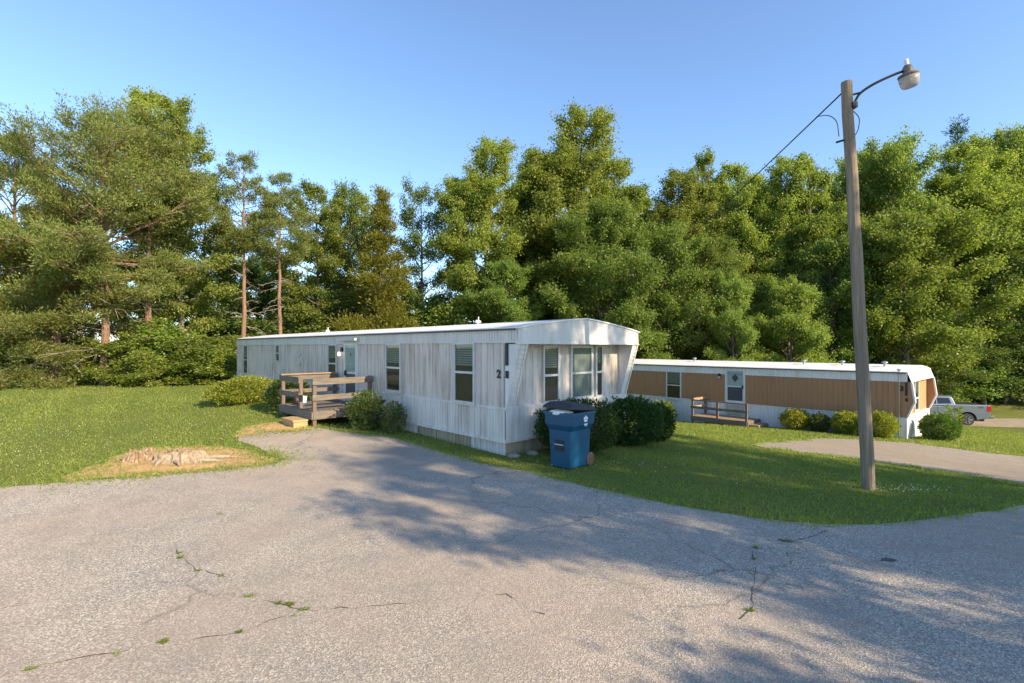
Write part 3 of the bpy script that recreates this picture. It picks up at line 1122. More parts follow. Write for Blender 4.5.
vs = [(x, -.02, z) for x, z in top] + [(x, -.15, ZF2 - .03) for x, z in top] + [(x, .32, ZF2 - .03) for x, z in top]
mb.add(vs, [(i, i + 1, n + i + 1, n + i) for i in range(n - 1)] + [(n + i, n + i + 1, 2 * n + i + 1, 2 * n + i) for i in range(n - 1)])
mb.build('front_cap', M['bright_white'], h2, fix=False)
mb = MB()
xs = [-.06] + [W2 * i / 10 for i in range(1, 10)] + [W2 + .06]
zs = [ZE2 - .02] + [rf2(x) for x in xs[1:-1]] + [ZE2 - .02]
for i in range(len(xs) - 1):
    mb.add([(xs[i], -.03, zs[i]), (xs[i + 1], -.03, zs[i + 1]), (xs[i + 1], L2 + .06, zs[i + 1]), (xs[i], L2 + .06, zs[i]),
            (xs[i], -.03, zs[i] - .028), (xs[i + 1], -.03, zs[i + 1] - .028), (xs[i + 1], L2 + .06, zs[i + 1] - .028), (xs[i], L2 + .06, zs[i] - .028)],
           [(0, 1, 2, 3), (4, 7, 6, 5), (0, 4, 5, 1), (2, 6, 7, 3), (3, 7, 4, 0), (1, 5, 6, 2)])
mb.build('roof', M['roof_white'], h2)
mb = MB(); mb.box(-.09, .02, ZE2 - .085, -.036, L2 + .02, ZE2 - .05)
mb.build('eave_shadow_line', M['eave_shadow'], h2)  # shadow line along this eave, drawn as a dark strip too
for x0, x1, inner in ((0, .09, .09), (W2 - .09, W2, W2 - .09)):
    prof = [(0, ZS2), (-NOSE, KZ), (-.14, ZF2 - .03), (.11, ZF2 - .03), (.11, ZS2)]
    mb = MB()
    mb.prism(prof, lambda a, b, d: (d, a, b), x0 + .002, x1)
    wing = mb.build('angled_wing', M['tan_siding'], h2)
    mb = MB()
    ox0, ox1 = (x0 - .012, x1 + .03) if x0 == 0 else (x0 - .03, x1 + .012)
    for (a, c) in (((-.0, ZS2), (-NOSE, KZ)), ((-NOSE, KZ), (-.14, ZF2 - .03))):
        mb.prism([(a[0] - .035, a[1]), (c[0] - .035, c[1]), (c[0] + .03, c[1]), (a[0] + .03, a[1])], lambda p, q, d: (d, p, q), ox0, ox1)
    mb.build('wing_trim', M['bright_white'], wing)
window(h2, side_fn, 9.81, 10.73, -.66, .90, .12, mat='trim_white', frame_w=.06)
window(h2, lambda u, o, z: (u, .10 - o, z), 1.85, 2.65, -.5, .80, .05, mat='bright_white', sill=False)
d2 = door(h2, 6.34, 7.35, -.62, 1.14, (-.46, .22), 'door_white', False)
mb = MB()
mb.add([(-.053, 6.83 + .17 * a, .68 + .2 * b_) for a, b_ in ((0, -1), (1, 0), (0, 1), (-1, 0))], [(0, 1, 2, 3)])
mb.build('diamond_pane', M['screen'], d2, fix=False)
mb = MB(); mb.box(-.06, 6.4, -1.15, -.012, 7.3, -.62); mb.build('door_threshold', M['concrete'], h2)
pl2 = MB(); pl2.box(-.04, 7.60, .74, -.001, 7.72, .88); pl2 = pl2.build('porch_light', M['black_metal'], h2)
mb = MB(); mb.lathe([(.02, .60), (.06, .62), (.07, .68), (.03, .75)], (-.09, 7.66, 0), 12); mb.build('lamp_globe', M['lamp_glass'], pl2, smooth=True)
mb = MB(); mb.tube([(-.06, .24, -1.3), (-.06, .24, 1.30)], .018, 8); mb.tube([(-.06, .24, 1.29), (-.06, .24, 1.36)], .07, 8); mb.build('service_conduit', M['steel'], h2)
text_part('house_number', '3', .27, M['black_metal'], h2, (-.014, .16, .57), (R(90), 0, R(-90)), .006, .008)
mb = MB(); mb.box(-.025, -.02, .30, -.002, .055, .83); mb.build('slit_window', M['dark_slot'], h2)
mb = MB(); mb.box(-.025, -.03, .07, -.002, .05, .20); mb.build('wall_plate', M['black_metal'], h2)
mb = MB(); mb.prism([(.50, -1.38), (.78, -1.38), (.82, -1.1), (.72, -.85), (.64, -.78), (.56, -.85), (.46, -1.1)], lambda a, b, d: (a, d, b), -.04, .003)
mb.build('skirt_teardrop', M['alum'], h2)  # grey teardrop-shaped plate on the front skirting
for (x, y) in ((1.4, 1.0), (1.5, 2.6), (1.5, 4.2), (1.6, 9.9)):
    zr = rf2(x)
    mb = MB(); mb.lathe([(.05, zr - .03), (.05, zr + .14), (.11, zr + .14), (.11, zr + .2), (.03, zr + .24)], (x, y, 0), 12)
    mb.build('roof_vent', M['steel'], h2)

# ------------------------------------------------------------------ wooden porches
def porch1():
    a = R(HOME1_DEG)
    o = thing('wooden_porch', 'weathered grey-brown wooden porch with plank rails at the white mobile home door', 'porch', HOME1, a)
    X0, T0, T1, ZFL = -1.76, 5.5, 7.93, .56
    g = .10
    mb = MB()
    n = 12
    for i in range(n):
        x = X0 + 0.02 + (-.06 - X0) * i / n
        mb.box(x, T0, ZFL - .035, x + (-.06 - X0) / n - .008, T1, ZFL + random.uniform(-.003, .003))
    mb.build('floor_boards', M['deck_wood_x'], o)
    mb = MB()
    mb.box(X0 - .04, T0 - .02, ZFL - .22, X0, T1 + .02, ZFL - .02)
    mb.box(X0, T0 - .04, ZFL - .22, -.05, T0, ZFL - .02)
    mb.box(X0, T1, ZFL - .22, -.05, T1 + .04, ZFL - .02)
    mb.build('rim_joist', M['deck_wood'], o)
    for (x, y, zt) in ((X0 + .01, T0 + .01, 1.24), (X0 + .01, T1 - .10, 1.40), (X0 + .01, 6.44, 1.37), (-.16, T0 + .01, 1.43), (-.16, T1 - .10, 1.43)):
        mb = MB(); mb.box(x - .001, y, .02, x + .09, y + .09, zt); mb.build('post', M['post_wood'], o)
    # rails: right side, left side, outer
    for z in (1.25, .84):
        mb = MB(); mb.box(X0 - .02, T0 - .035, z, -.05, T0 + .008, z + (.165 if z > 1 else .14)); mb.build('rail', M['deck_wood'], o)
        mb = MB(); mb.box(X0 - .02, T1 - .14, z + .02, -.05, T1 - .101, z + (.165 if z > 1 else .14)); mb.build('rail', M['deck_wood'], o)
        mb = MB(); mb.box(X0 - .03, 6.42, z, X0 + .008, T1 - .0, z + (.165 if z > 1 else .14)); mb.build('rail', M['deck_wood_x'], o)
    mb = MB(); mb.box(X0 - .04, T1 - .19, 1.416, -.12, T1 - .04, 1.45); mb.build('rail_cap', M['tan_wood'], o)  # tan tone stands for the sunlight on the left rail board
    mb = MB()
    mb.box(X0 - .42, 5.70, .13, X0 - .06, 6.5, .30)
    mb.box(X0 - .45, 5.67, .30, X0 - .05, 6.53, .34)
    mb.build('step', M['sunlit_wood'], o)


porch1()


def porch2():
    o = thing('wooden_porch', 'tan wooden porch with open rails below the tan mobile home door', 'porch', HOME2, R(41))
    X0, T0, T1, ZFL = -1.5, 5.62, 8.40, -1.24
    mb = MB()
    for i in range(10):
        x = X0 + (-.07 - X0) * i / 10
        mb.box(x, T0, ZFL - .035, x + (-.07 - X0) / 10 - .01, T1, ZFL)
    mb.build('floor_boards', M['tan_wood'], o)
    mb = MB()
    mb.box(X0 - .04, T0, ZFL - .24, X0, T1, ZFL - .02); mb.box(X0, T0 - .04, ZFL - .24, -.06, T0, ZFL - .02); mb.box(X0, T1, ZFL - .24, -.06, T1 + .04, ZFL - .02)
    mb.build('rim_joist', M['deck_wood'], o)
    for (x, y, zb) in ((X0, T0, -1.7), (X0, T1 - .09, -1.8), (X0, (T0 + T1) / 2, -1.7), (-.18, T1 - .09, -1.7)):
        mb = MB(); mb.box(x - .001, y, zb, x + .09, y + .09, -.42); mb.build('post', M['post_wood'], o)
    for z in (-.46, -.86):
        mb = MB(); mb.box(X0 - .035, T0 - .03, z, X0 - .002, T1 + .03, z + (.05 if z > -.5 else .12)); mb.build('rail', M['deck_wood_x'], o)
        mb = MB(); mb.box(X0, T1 - .13, z, -.08, T1 - .092, z + .12); mb.build('rail', M['tan_wood'], o)
    mb = MB(); mb.box(X0 + .1, T0 - .48, -1.65, -.3, T0 - .05, ZFL - .14); mb.build('step', M['tan_wood'], o)


porch2()


def local1(x, y, z=0):
    a = R(HOME1_DEG)
    return (HOME1[0] + x * math.cos(a) - y * math.sin(a), HOME1[1] + x * math.sin(a) + y * math.cos(a), z)


def local2(x, y, z=0):
    a = R(41)
    return (HOME2[0] + x * math.cos(a) - y * math.sin(a), HOME2[1] + x * math.sin(a) + y * math.cos(a), z)


# small things on the porch
mb = MB(); mb.lathe([(.09, 0), (.13, .19), (.145, .20), (.145, .24), (.12, .24), (.11, .18)], (0, 0, 0), 16)
fp = thing('flower_pot', 'small reddish pot standing at the back of the grey wooden porch', 'flower pot', local1(-1.35, 7.55, .562))
mb.build('pot', M['terracotta'], fp, smooth=False)
n = 160
a_ = rng.uniform(0, 2 * PI, n)
P = np.stack([np.cos(a_) * .06, np.sin(a_) * .06, np.full(n, .2)], 1) * rng.uniform(.3, 1, (n, 1)) + [0, 0, .1]
V = leaves(P, np.stack([np.cos(a_), np.sin(a_), rng.uniform(.4, 1.6, n)], 1), rng.normal(0, 1, (n, 3)), rng.uniform(.08, .2, n), rng.uniform(.02, .04, n))
np_mesh('foliage', V, 4, M['leaf_boxwood'], fp, rng.random(n))
mb = MB(); mb.lathe([(.10, 0), (.125, .24), (.132, .245), (.132, .26), (.115, .26), (.10, .03)], (0, 0, 0), 18)
bk = mb.build('bucket', M['white_plastic']); bk.location = local1(-1.45, 7.05, .562)
tag(bk, 'small white bucket standing on the grey wooden porch floor', 'bucket')
for (x, y, s, lab) in ((.05, -.20, .10, 'flat pale stone lying at the corner of the white mobile home'), (.55, -.26, .11, 'rounded pale stone beside the white mobile home front skirt')):
    mb = MB()
    rr = random.Random(int(x * 100))
    rings = []
    for zf, rf_ in ((-.02, .9), (.03, 1.0), (.06, .8), (.08, .4)):
        rings.append([(math.cos(k * PI / 5) * s * rf_ * rr.uniform(.8, 1.2) * 1.3, math.sin(k * PI / 5) * s * rf_ * rr.uniform(.8, 1.2), zf) for k in range(10)])
    mb.loft(rings)
    st = mb.build('stone', M['grey_stone'], bevel=.015)
    p = local1(x, y); st.location = (p[0], p[1], hz(p[0], p[1]))
    tag(st, lab, 'stone')

# ------------------------------------------------------------------ recycling bin
def rrect(hx, hy, z, c=.05, ox=0, k=4):
    pts = []
    for sx, sy, a0 in ((1, 1, 0), (-1, 1, 90), (-1, -1, 180), (1, -1, 270)):
        for i in range(k + 1):
            a = R(a0 + 90 * i / k)
            pts.append((ox + sx * (hx - c) + c * math.cos(a), sy * (hy - c) + c * math.sin(a), z))
    return pts


bp = (1.10, 9.22)
bn = thing('wheeled_bin', 'blue wheeled recycling bin with charcoal lid and white flower emblem by the hedge', 'bin', (bp[0], bp[1], hz(*bp)), R(HOME1_DEG + 2))
bn.scale = (1.0, 1.0, 1.02)
mb = MB()
mb.loft([rrect(.295, .245, .03), rrect(.31, .256, .40), rrect(.325, .268, .70), rrect(.335, .275, .715), rrect(.375, .315, .80), rrect(.385, .325, .985), rrect(.405, .345, .99), rrect(.405, .345, 1.03), rrect(.37, .31, 1.035), rrect(.34, .28, .95)])
body = mb.build('body', M['blue_plastic'], bn)
mb = MB()
mb.box(-.335, -.09, .33, -.296, .09, .52); mb.build('grab_recess', M['dark_slot'], bn)  # dark block instead of a hollow, the shade inside is its colour
mb = MB(); mb.tube([(-.335, -.10, .44), (-.335, .10, .44)], .016, 8); mb.build('lift_bar', M['steel'], bn)
mb = MB()
mb.tube([(.40, -.25, 1.0), (.47, -.25, 1.01), (.47, .25, 1.01), (.40, .25, 1.0)], .02, 8); mb.build('handle', M['blue_plastic'], bn)
lid = MB()
LR = []
for f_, z_ in ((1.0, .0), (1.0, .025), (.94, .06), (.75, .095), (.4, .115), (.05, .12)):
    LR.append([(p[0], p[1], p[2] + (.0 if f_ > .9 else .02 * (1 if p[0] < 0 else 0))) for p in rrect(.415 * f_, .35 * f_, z_, .06 * f_)])
lid.loft(LR)
lid = lid.build('lid', M['lid_plastic'], bn, smooth=True)
lid.location = (.0, 0, 1.062); lid.rotation_euler = (0, R(5.5), 0)
for s in (-1, 1):
    mb = MB(); mb.lathe([(.03, -.03), (.11, -.03), (.125, -.02), (.125, .02), (.11, .03), (.03, .03)], (.30, s * .245, .125), 20, 0, 'y')
    mb.build('wheel', M['wheel_brown'], bn)
# emblem on the side facing -y: five petals round a ring, with three short bars below
mb = MB()
eye, ez = .06, .90
for k in range(5):
    a = PI / 2 + 2 * PI * k / 5
    cx_, cz_ = eye + math.cos(a) * .040, ez + math.sin(a) * .040
    pts = [(cx_ + .025 * math.cos(q), cz_ + .025 * math.sin(q)) for q in np.linspace(0, 2 * PI, 12, endpoint=False)]
    tn = [(p[0] + (eye - p[0]) * (.22 if math.hypot(p[0] - eye, p[1] - ez) < .038 else 0), p[1] + (ez - p[1]) * (.22 if math.hypot(p[0] - eye, p[1] - ez) < .038 else 0)) for p in pts]
    mb.prism(tn, lambda u, v, d: (u, d, v), -.3275 + .003 * (k % 2) * .3, -.3185)
mb.box(eye - .050, -.3275, ez - .110, eye + .050, -.3185, ez - .086)
mb.box(eye - .034, -.3275, ez - .130, eye + .034, -.3185, ez - .120)
mb.build('emblem', M['white_plastic'], bn)
mb = MB()
rr = random.Random(3)
rings = []
for zf, q in ((0, .5), (.03, .9), (.07, 1), (.10, .7), (.12, .2)):
    rings.append([(math.cos(k * PI / 7) * .16 * q * rr.uniform(.8, 1.15), math.sin(k * PI / 7) * .24 * q * rr.uniform(.8, 1.15), zf) for k in range(14)])
mb.loft(rings)
tb = mb.build('rubbish_bag', M['white_plastic'], smooth=True)
ca = R(HOME1_DEG + 2)
tb.location = (bp[0] - .27 * math.cos(ca), bp[1] - .27 * math.sin(ca), hz(*bp) + .985)
tb.rotation_euler = (0, 0, ca)
tag(tb, 'white rubbish bag showing under the lid of the blue bin', 'bag')

# ------------------------------------------------------------------ utility pole with lamp, wires
pb = ground_at(868.5, 489)
PTOP = (at(846.5, pb[1]), pb[1], CAM_Z + (HORIZON - 82) / F_PX * pb[1])
pole = thing('utility_pole', 'leaning grey wooden utility pole with a yard lamp on a curved arm', 'utility pole', (pb[0], pb[1], hz(*pb)))
mb = MB()
top_l = Vector(PTOP) - Vector((pb[0], pb[1], hz(*pb)))
pts, rad = [], []
for i in range(13):
    t = i / 12
    p = top_l * t
    pts.append((p.x + random.uniform(-.008, .008), p.y + random.uniform(-.008, .008), p.z if i else -.3)); rad.append(.098 - .018 * t)
mb.tube(pts, rad, 14)
shaft = mb.build('pole_shaft', M['pole_wood'], pole, smooth=False)
tl = top_l
mb = MB()
aw = .010 * 1.9
mb.tube(smooth_path([tl + Vector(v) for v in ((.09, -.03, -.42), (.13, -.03, -.32), (.21, -.03, -.20), (.38, -.04, -.08), (.60, -.05, .03), (.82, -.06, .12), (.93, -.065, .15))], 4), .021, 8)
mb.tube([tl + Vector((.06, -.03, -.23)), tl + Vector((.22, -.03, -.19))], .016, 6)
mb.box(tl.x + .04, tl.y - .1, tl.z - .46, tl.x + .12, tl.y + .04, tl.z - .37)
mb.build('lamp_arm', M['black_metal'], pole, smooth=False)
lc = tl + Vector((.98, -.068, .0))
lampm = MB()
lampm.lathe([(.045, .05), (.175, .055), (.185, .075), (.17, .10), (.09, .125), (.085, .20), (.065, .235), (.045, .25)], (0, 0, 0), 20)
M['lamp_metal'] = simple('weathered_lamp_metal', (.16, .13, .115), .55, .2, .25)
lampm = lampm.build('lamp_head', M['lamp_metal'], pole, smooth=False); lampm.scale = (.80, .80, .95); lampm.location = lc; lampm.rotation_euler = (R(4), R(-12), 0)
mb = MB(); mb.lathe([(.04, .25), (.042, .33), (.03, .345)], (0, 0, 0), 12); mb.build('photocell', M['white_plastic'], lampm)
mb = MB(); mb.lathe([(.175, .05), (.168, -.02), (.145, -.105), (.115, -.13), (.03, -.135)], (0, 0, 0), 28); mb.build('refractor', M['lamp_glass'], lampm, smooth=True)
mb = MB(); mb.lathe([(.02, .06), (.05, .02), (.055, -.04), (.03, -.08)], (0, 0, 0), 12); mb.build('bulb', M['white_plastic'], lampm, smooth=True)


def hang(name, a, b, sag, r, label, n=14):
    mb = MB()
    a, b = Vector(a), Vector(b)
    mb.tube([a.lerp(b, i / n) - Vector((0, 0, 4 * sag * (i / n) * (1 - i / n))) for i in range(n + 1)], r, 5)
    o = mb.build(name, M['wire'])
    return tag(o, label, 'wire')


A = Vector(PTOP) + Vector((-.06, 0, -.17))
B = Vector((at(640, 42), 42, CAM_Z + (HORIZON - 279) / F_PX * 42))
hang('power_line', A, B, .18, .013, 'long dark power line running from the utility pole down into the woods', 30)
q = A.lerp(B, .028)
mb = MB()
mb.tube(smooth_path([q, q + Vector((.22, 0, .02)), q + Vector((.36, -.02, -.10)), q + Vector((.40, -.03, -.38))]), .008, 5)
w1 = mb.build('drip_loop', M['wire'])
tag(w1, 'short drooping wire end hanging just left of the pole top', 'wire')
mb = MB()
mb.tube(smooth_path([Vector(PTOP) + Vector(v) for v in ((.10, -.03, -.50), (.18, -.04, -.62), (.17, -.03, -.80), (.11, -.02, -.92))]), .007, 5)
w2 = mb.build('drip_loop', M['wire'])
tag(w2, 'thin looped wire on the right side of the pole below the lamp arm', 'wire')
mb = MB()
mb.tube([Vector(PTOP) + Vector((-.07, -.04, -.98)), Vector(PTOP) + Vector((-.20, -.05, -1.02))], .018, 6)
mb.build('bracket', M['black_metal'], pole).location = Vector((-pb[0], -pb[1], -hz(*pb)))

# ------------------------------------------------------------------ stump remains
sp = ground_at(168, 461)
stump = thing('tree_stump', 'low bleached rotten tree stump lying in orange soil at the lawn edge', 'tree stump', (sp[0], sp[1], hz(*sp)))
def stump_piece(name, cx, hx, hy, h, seed):
    r = random.Random(seed)
    rings = []
    n = 84
    import mathutils
    nz = lambda a, b_, c: mathutils.noise.noise(Vector((a, b_, c + seed * 3.7)))
    rings = []
    for li, (zf, q) in enumerate(((-.05, 1.18), (.08, 1.06), (.22, .99), (.38, .95), (.55, .93), (.72, .90), (.86, .84), (.95, .70), (.90, .45), (.78, .2))):
        ring = []
        for k in range(n):
            a = 2 * PI * k / n
            rough = 1 + .16 * nz(math.cos(a) * 2.2, math.sin(a) * 2.2, 0) + .12 * nz(math.cos(a) * 6, math.sin(a) * 6, zf * 1.2) + .16 * nz(math.cos(a) * 17, math.sin(a) * 17, zf * .6)
            top = .72 + .42 * nz(math.cos(a) * q * 1.6 + 5, math.sin(a) * q * 1.6, 2) + .30 * nz(math.cos(a) * q * 6, math.sin(a) * q * 6, 9) + .22 * nz(math.cos(a) * q * 15, math.sin(a) * q * 15, 4)
            ring.append((cx + math.cos(a) * hx * q * rough, math.sin(a) * hy * q * rough, zf * h * (top if zf > .2 else 1)))
        rings.append(ring)
    mb = MB(); mb.loft(rings)
    return mb.build(name, M['stump_wood'], stump)
stump_piece('stump_half', -.56, .27, .20, .26, 2)
stump_piece('stump_half', .22, .52, .24, .24, 5)
mb = MB()
for (a, b_, r0) in (((.65, .05, .06), (1.5, .22, .0), .05), ((.6, -.12, .05), (1.35, -.15, -.01), .045), ((-.78, .0, .05), (-1.05, -.10, 0), .05), ((.0, -.24, .05), (.10, -.5, .0), .05), ((.3, -.24, .05), (.55, -.48, 0), .04)):
    a, b_ = Vector(a), Vector(b_)
    mb = MB()
    mb.tube([a, a.lerp(b_, .5) + Vector((0, .03, .02)), b_], [r0, r0 * .7, r0 * .25], 7)
    mb.build('root', M['stump_wood'], stump)

# ------------------------------------------------------------------ fence end at the left edge
fx, fy = at(1.5, 23.0), 23.0
fen = thing('fence', 'grey wooden fence end with rails at the left edge of the lawn', 'fence', (fx, fy, hz(fx, fy)))
for i, x in enumerate((0, -2.2)):
    mb = MB(); mb.box(x - .13, -.06, -.2, x, .06, .80); mb.build('post', M['deck_wood'], fen)
for z in (.08, .32, .56):
    mb = MB(); mb.box(-2.2, -.085, z, -.0, -.061, z + .16); mb.build('rail', M['trim_white'], fen)


# ------------------------------------------------------------------ pickup truck
def pickup():
    X, Y = at(957.5, 33.0), 33.0
    z0 = hz(X, Y) + .015
    o = thing('pickup_truck', 'silver pickup truck parked beyond the tan mobile home with its tailgate to the right', 'pickup truck', (X, Y, z0), R(-13))
    # local: origin on the ground under the rear axle, +x = tail, side facing the camera = -y
    HW = .98
    def arch(cx, r, n=12):
        return [(cx + r * math.cos(PI - PI * i / n), .42 + r * math.sin(PI - PI * i / n)) for i in range(n + 1)]
    prof = [(-4.55, .50)] + arch(-3.68, .52) + [(-3.1, .48), (-.6, .48)] + arch(0, .52) + [(1.22, .52), (1.30, .62), (1.30, 1.38), (-1.05, 1.40), (-1.1, 1.30), (-3.0, 1.22), (-4.5, 1.12), (-4.65, .9)]
    mb = MB(); mb.prism(prof, lambda a, b, d: (a, d, b), -HW, HW)
    body = mb.build('body', M['silver_paint'], o, bevel=.03)
    # open bed drawn as a dark slab along the top
    mb = MB(); mb.box(-.55, -.78, 1.36, 1.15, .78, 1.402); mb.build('bed_dark_slab', M['car_dark'], o)
    # cab
    rings = [[(-3.1, -.94, 1.20), (-.62, -.94, 1.36), (-.62, .94, 1.36), (-3.1, .94, 1.20)],
             [(-2.25, -.76, 1.90), (-.80, -.80, 1.90), (-.80, .80, 1.90), (-2.25, .76, 1.90)],
             [(-2.10, -.66, 1.96), (-.9, -.70, 1.96), (-.9, .70, 1.96), (-2.10, .66, 1.96)]]
    mb = MB(); mb.loft(rings); mb.build('cab', M['silver_paint'], o, bevel=.03)
    for s in (-1, 1):
        y = lambda z: s * (.94 - (z - 1.33) * .26 + .012)
        for pts in ([(-1.62, 1.43), (-.86, 1.45), (-.96, 1.82), (-1.62, 1.83)], [(-2.62, 1.40), (-1.72, 1.43), (-1.72, 1.83), (-2.18, 1.82)]):
            mb = MB(); mb.add([(a, y(b_), b_) for a, b_ in pts] + [(a, y(b_) - s * .02, b_) for a, b_ in pts], [(0, 1, 2, 3), (7, 6, 5, 4), (0, 4, 5, 1), (1, 5, 6, 2), (2, 6, 7, 3), (3, 7, 4, 0)])
            mb.build('side_window', M['car_glass'], o)
        for dx in (-1.69, -.72):
            mb = MB()
            mb.box(dx, s * (HW + .001), .6, dx + .012, s * (HW + .006), 1.28)
            mb.build('door_seam', M['car_dark'], o)
        mb = MB(); mb.box(-1.05, s * (HW + .002), 1.14, -.85, s * (HW + .035), 1.18); mb.build('handle', M['chrome'], o)
        mb = MB(); mb.box(1.08, s * (HW - .06), .98, 1.315, s * (HW + .012), 1.33); mb.build('taillight', M['tail_red'], o)
        mb = MB(); mb.box(-4.60, s * .55, .92, -4.3, s * (HW + .008), 1.08); mb.build('headlight', M['white_plastic'], o)
        mb = MB()
        ar = [(0 + .60 * math.cos(PI - PI * i / 14), .42 + .60 * math.sin(PI - PI * i / 14)) for i in range(15)]
        ai = [(0 + .52 * math.cos(PI * i / 14), .42 + .52 * math.sin(PI * i / 14)) for i in range(15)]
        mb.prism(ar + ai, lambda a, b, d: (a, d, b), s * (HW - .01), s * (HW + .03)); mb.build('wheel_arch', M['silver_paint'], o)
        for cx in (0, -3.68):
            w = MB(); w.lathe([(.26, -.13), (.40, -.13), (.415, -.09), (.415, .09), (.40, .13), (.26, .13)], (cx, s * .84, .415), 28, 0, 'y')
            w = w.build('wheel', M['rubber'], o)
            rm = MB(); rm.lathe([(.02, -.02), (.27, -.02), (.27, .02), (.02, .02)], (cx, s * .955, .415), 24, 0, 'y')
            rm.build('rim', M['car_dark'], w)
            sk = MB()
            for k in range(6):
                a = 2 * PI * k / 6
                for da in (-.13, .13):
                    p0 = (cx + .05 * math.cos(a), s * .982, .415 + .05 * math.sin(a)); p1 = (cx + .27 * math.cos(a + da), s * .982, .415 + .27 * math.sin(a + da))
                    sk.tube([p0, p1], .022, 5)
            sk.tube([(cx + .26 * math.cos(q), s * .975, .415 + .26 * math.sin(q)) for q in np.linspace(0, 2 * PI, 25)], .018, 5)
            sk.build('spokes', M['chrome'], w)
    mb = MB(); mb.box(1.31, -.86, .72, 1.33, .86, 1.34); mb.build('tailgate', M['silver_paint'], o, bevel=.01)
    mb = MB(); mb.box(1.30, -.95, .50, 1.50, .95, .70); mb.build('rear_bumper', M['chrome'], o, bevel=.03)
    mb = MB(); mb.box(-4.78, -.96, .48, -4.6, .96, .72); mb.build('front_bumper', M['chrome'], o, bevel=.03)
    mb = MB(); mb.box(-4.0, -.7, .3, 1.1, .7, .52); mb.build('underbody', M['car_dark'], o)
    text_part('decal', 'FX4', .17, M['decal_grey'], o, (.74, -HW - .004, 1.22), (R(90), 0, 0), .002, .004)
    return o


pickup()


# ------------------------------------------------------------------ shrubs
def shrub_mesh(seed, n, leaf, mat, rx, ry, rz, lump=.14, up=.35, stems=7, shell=.45):
    """returns foliage object + stem object for a shrub of half-widths rx, ry and height rz*2"""
    r = np.random.default_rng(seed)
    d = unit(r.normal(0, 1, (n, 3)))
    ph = r.uniform(0, 6.28, 8)
    bumpf = sum(np.sin(d @ unit(r.normal(0, 1, 3)) * k + ph[i]) for i, k in enumerate((4, 5, 7, 9, 11, 13))) / 6
    rad = (1 - shell * r.random(n) ** 2.0) * (1 + lump * bumpf + r.normal(0, .035, n))
    m = int(n * .10)                                   # stray shoots that break the outline
    sd = unit(r.normal(0, 1, (38, 3)) + [0, 0, .35])
    pick = r.integers(0, 38, m)
    d[:m] = unit(sd[pick] + r.normal(0, .035, (m, 3)))
    rad[:m] = r.uniform(.85, 1.0, m) + r.uniform(.08, .34, 38)[pick] * r.random(m)
    P = d * rad[:, None] * np.array([rx, ry, rz])
    P[:, 2] += rz
    P[:, 2] = np.maximum(P[:, 2], .03 + .1 * r.random(n))
    D = d + r.normal(0, .6, (n, 3)) + [0, 0, up]
    N = d + r.normal(0, .8, (n, 3))
    V = leaves(P, D, N, r.uniform(.7, 1.3, n) * leaf, r.uniform(.4, .65, n) * leaf)
    var = np.clip(.5 + .5 * bumpf + r.normal(0, .22, n), 0, 1)
    return V, var


def make_shrub(name, label, cat, loc, seed, n, leaf, mat, rx, ry, rz, lump=.14, group=None, rot=0, shell=.45, up=.35):
    o = thing(name, label, cat, loc, rot, group)
    V, var = shrub_mesh(seed, n, leaf, mat, rx, ry, rz, lump, up, shell=shell)
    np_mesh('foliage', V, 4, M[mat], o, var)
    mb = MB()
    r = random.Random(seed)
    for k in range(7):
        a = 2 * PI * k / 7 + r.uniform(-.3, .3)
        mb.tube([(math.cos(a) * .06, math.sin(a) * .06, -.05), (math.cos(a) * rx * .35, math.sin(a) * ry * .35, rz * .7), (math.cos(a) * rx * .7, math.sin(a) * ry * .7, rz * 1.35)], [.022, .016, .006], 5)
    mb.build('stems', M['grey_bark'], o)
    return o


def gp(p):
    return (p[0], p[1], hz(p[0], p[1]))


HG = 'dark clipped shrubs along the white mobile home front'
make_shrub('shrub', 'dark green clipped shrub behind the blue bin', 'shrub', gp(local1(1.42, -.78)), 31, 13000, .055, 'leaf_hedge', .88, .66, .57, .10, HG)
make_shrub('shrub', 'largest dark rounded shrub, second to the right of the blue bin', 'shrub', gp(local1(3.50, -.80)), 32, 13000, .055, 'leaf_hedge', .70, .62, .56, .10, HG)
make_shrub('shrub', 'small dark rounded shrub at the right end of the hedge row', 'shrub', gp(local1(4.75, -.75)), 33, 7000, .055, 'leaf_hedge', .44, .48, .48, .10, HG)
make_shrub('shrub', 'wide golden yellow shrub beside the white mobile home beyond the porch', 'shrub', gp(local1(-1.75, 11.6)), 34, 12000, .075, 'leaf_golden', .75, 1.62, .43, .20)
make_shrub('shrub', 'dark green shrub between the golden shrub and the grey porch', 'shrub', gp(local1(-1.15, 9.0)), 35, 8000, .06, 'leaf_boxwood', .62, .85, .50, .15)
make_shrub('shrub', 'loose olive green shrub in front of the grey porch right rail', 'shrub', gp(local1(-.75, 4.55)), 36, 5200, .06, 'leaf_boxwood', .44, .54, .49, .36, None, 0, .8)
make_shrub('shrub', 'small straggly shrub against the white skirting right of the porch', 'shrub', gp(local1(-.40, 3.72)), 37, 1900, .055, 'leaf_boxwood', .28, .36, .38, .30, None, 0, .9)
make_shrub('shrub', 'yellow-green shrub half hidden behind the dark hedge beside the tan home', 'shrub', gp(local2(-.8, 12.4)), 38, 2600, .085, 'leaf_golden', .55, .6, .50, .2)
make_shrub('shrub', 'broad-leaved light green shrub left of the tan porch', 'shrub', gp(local2(-1.0, 10.4)), 39, 1500, .16, 'leaf_under', .62, .70, .50, .3, None, 0, .8, .8)
make_shrub('shrub', 'round yellow-green shrub nearest the right end of the tan porch', 'shrub', gp(local2(-.55, 3.9)), 40, 4500, .075, 'leaf_golden', .55, .60, .46, .14)
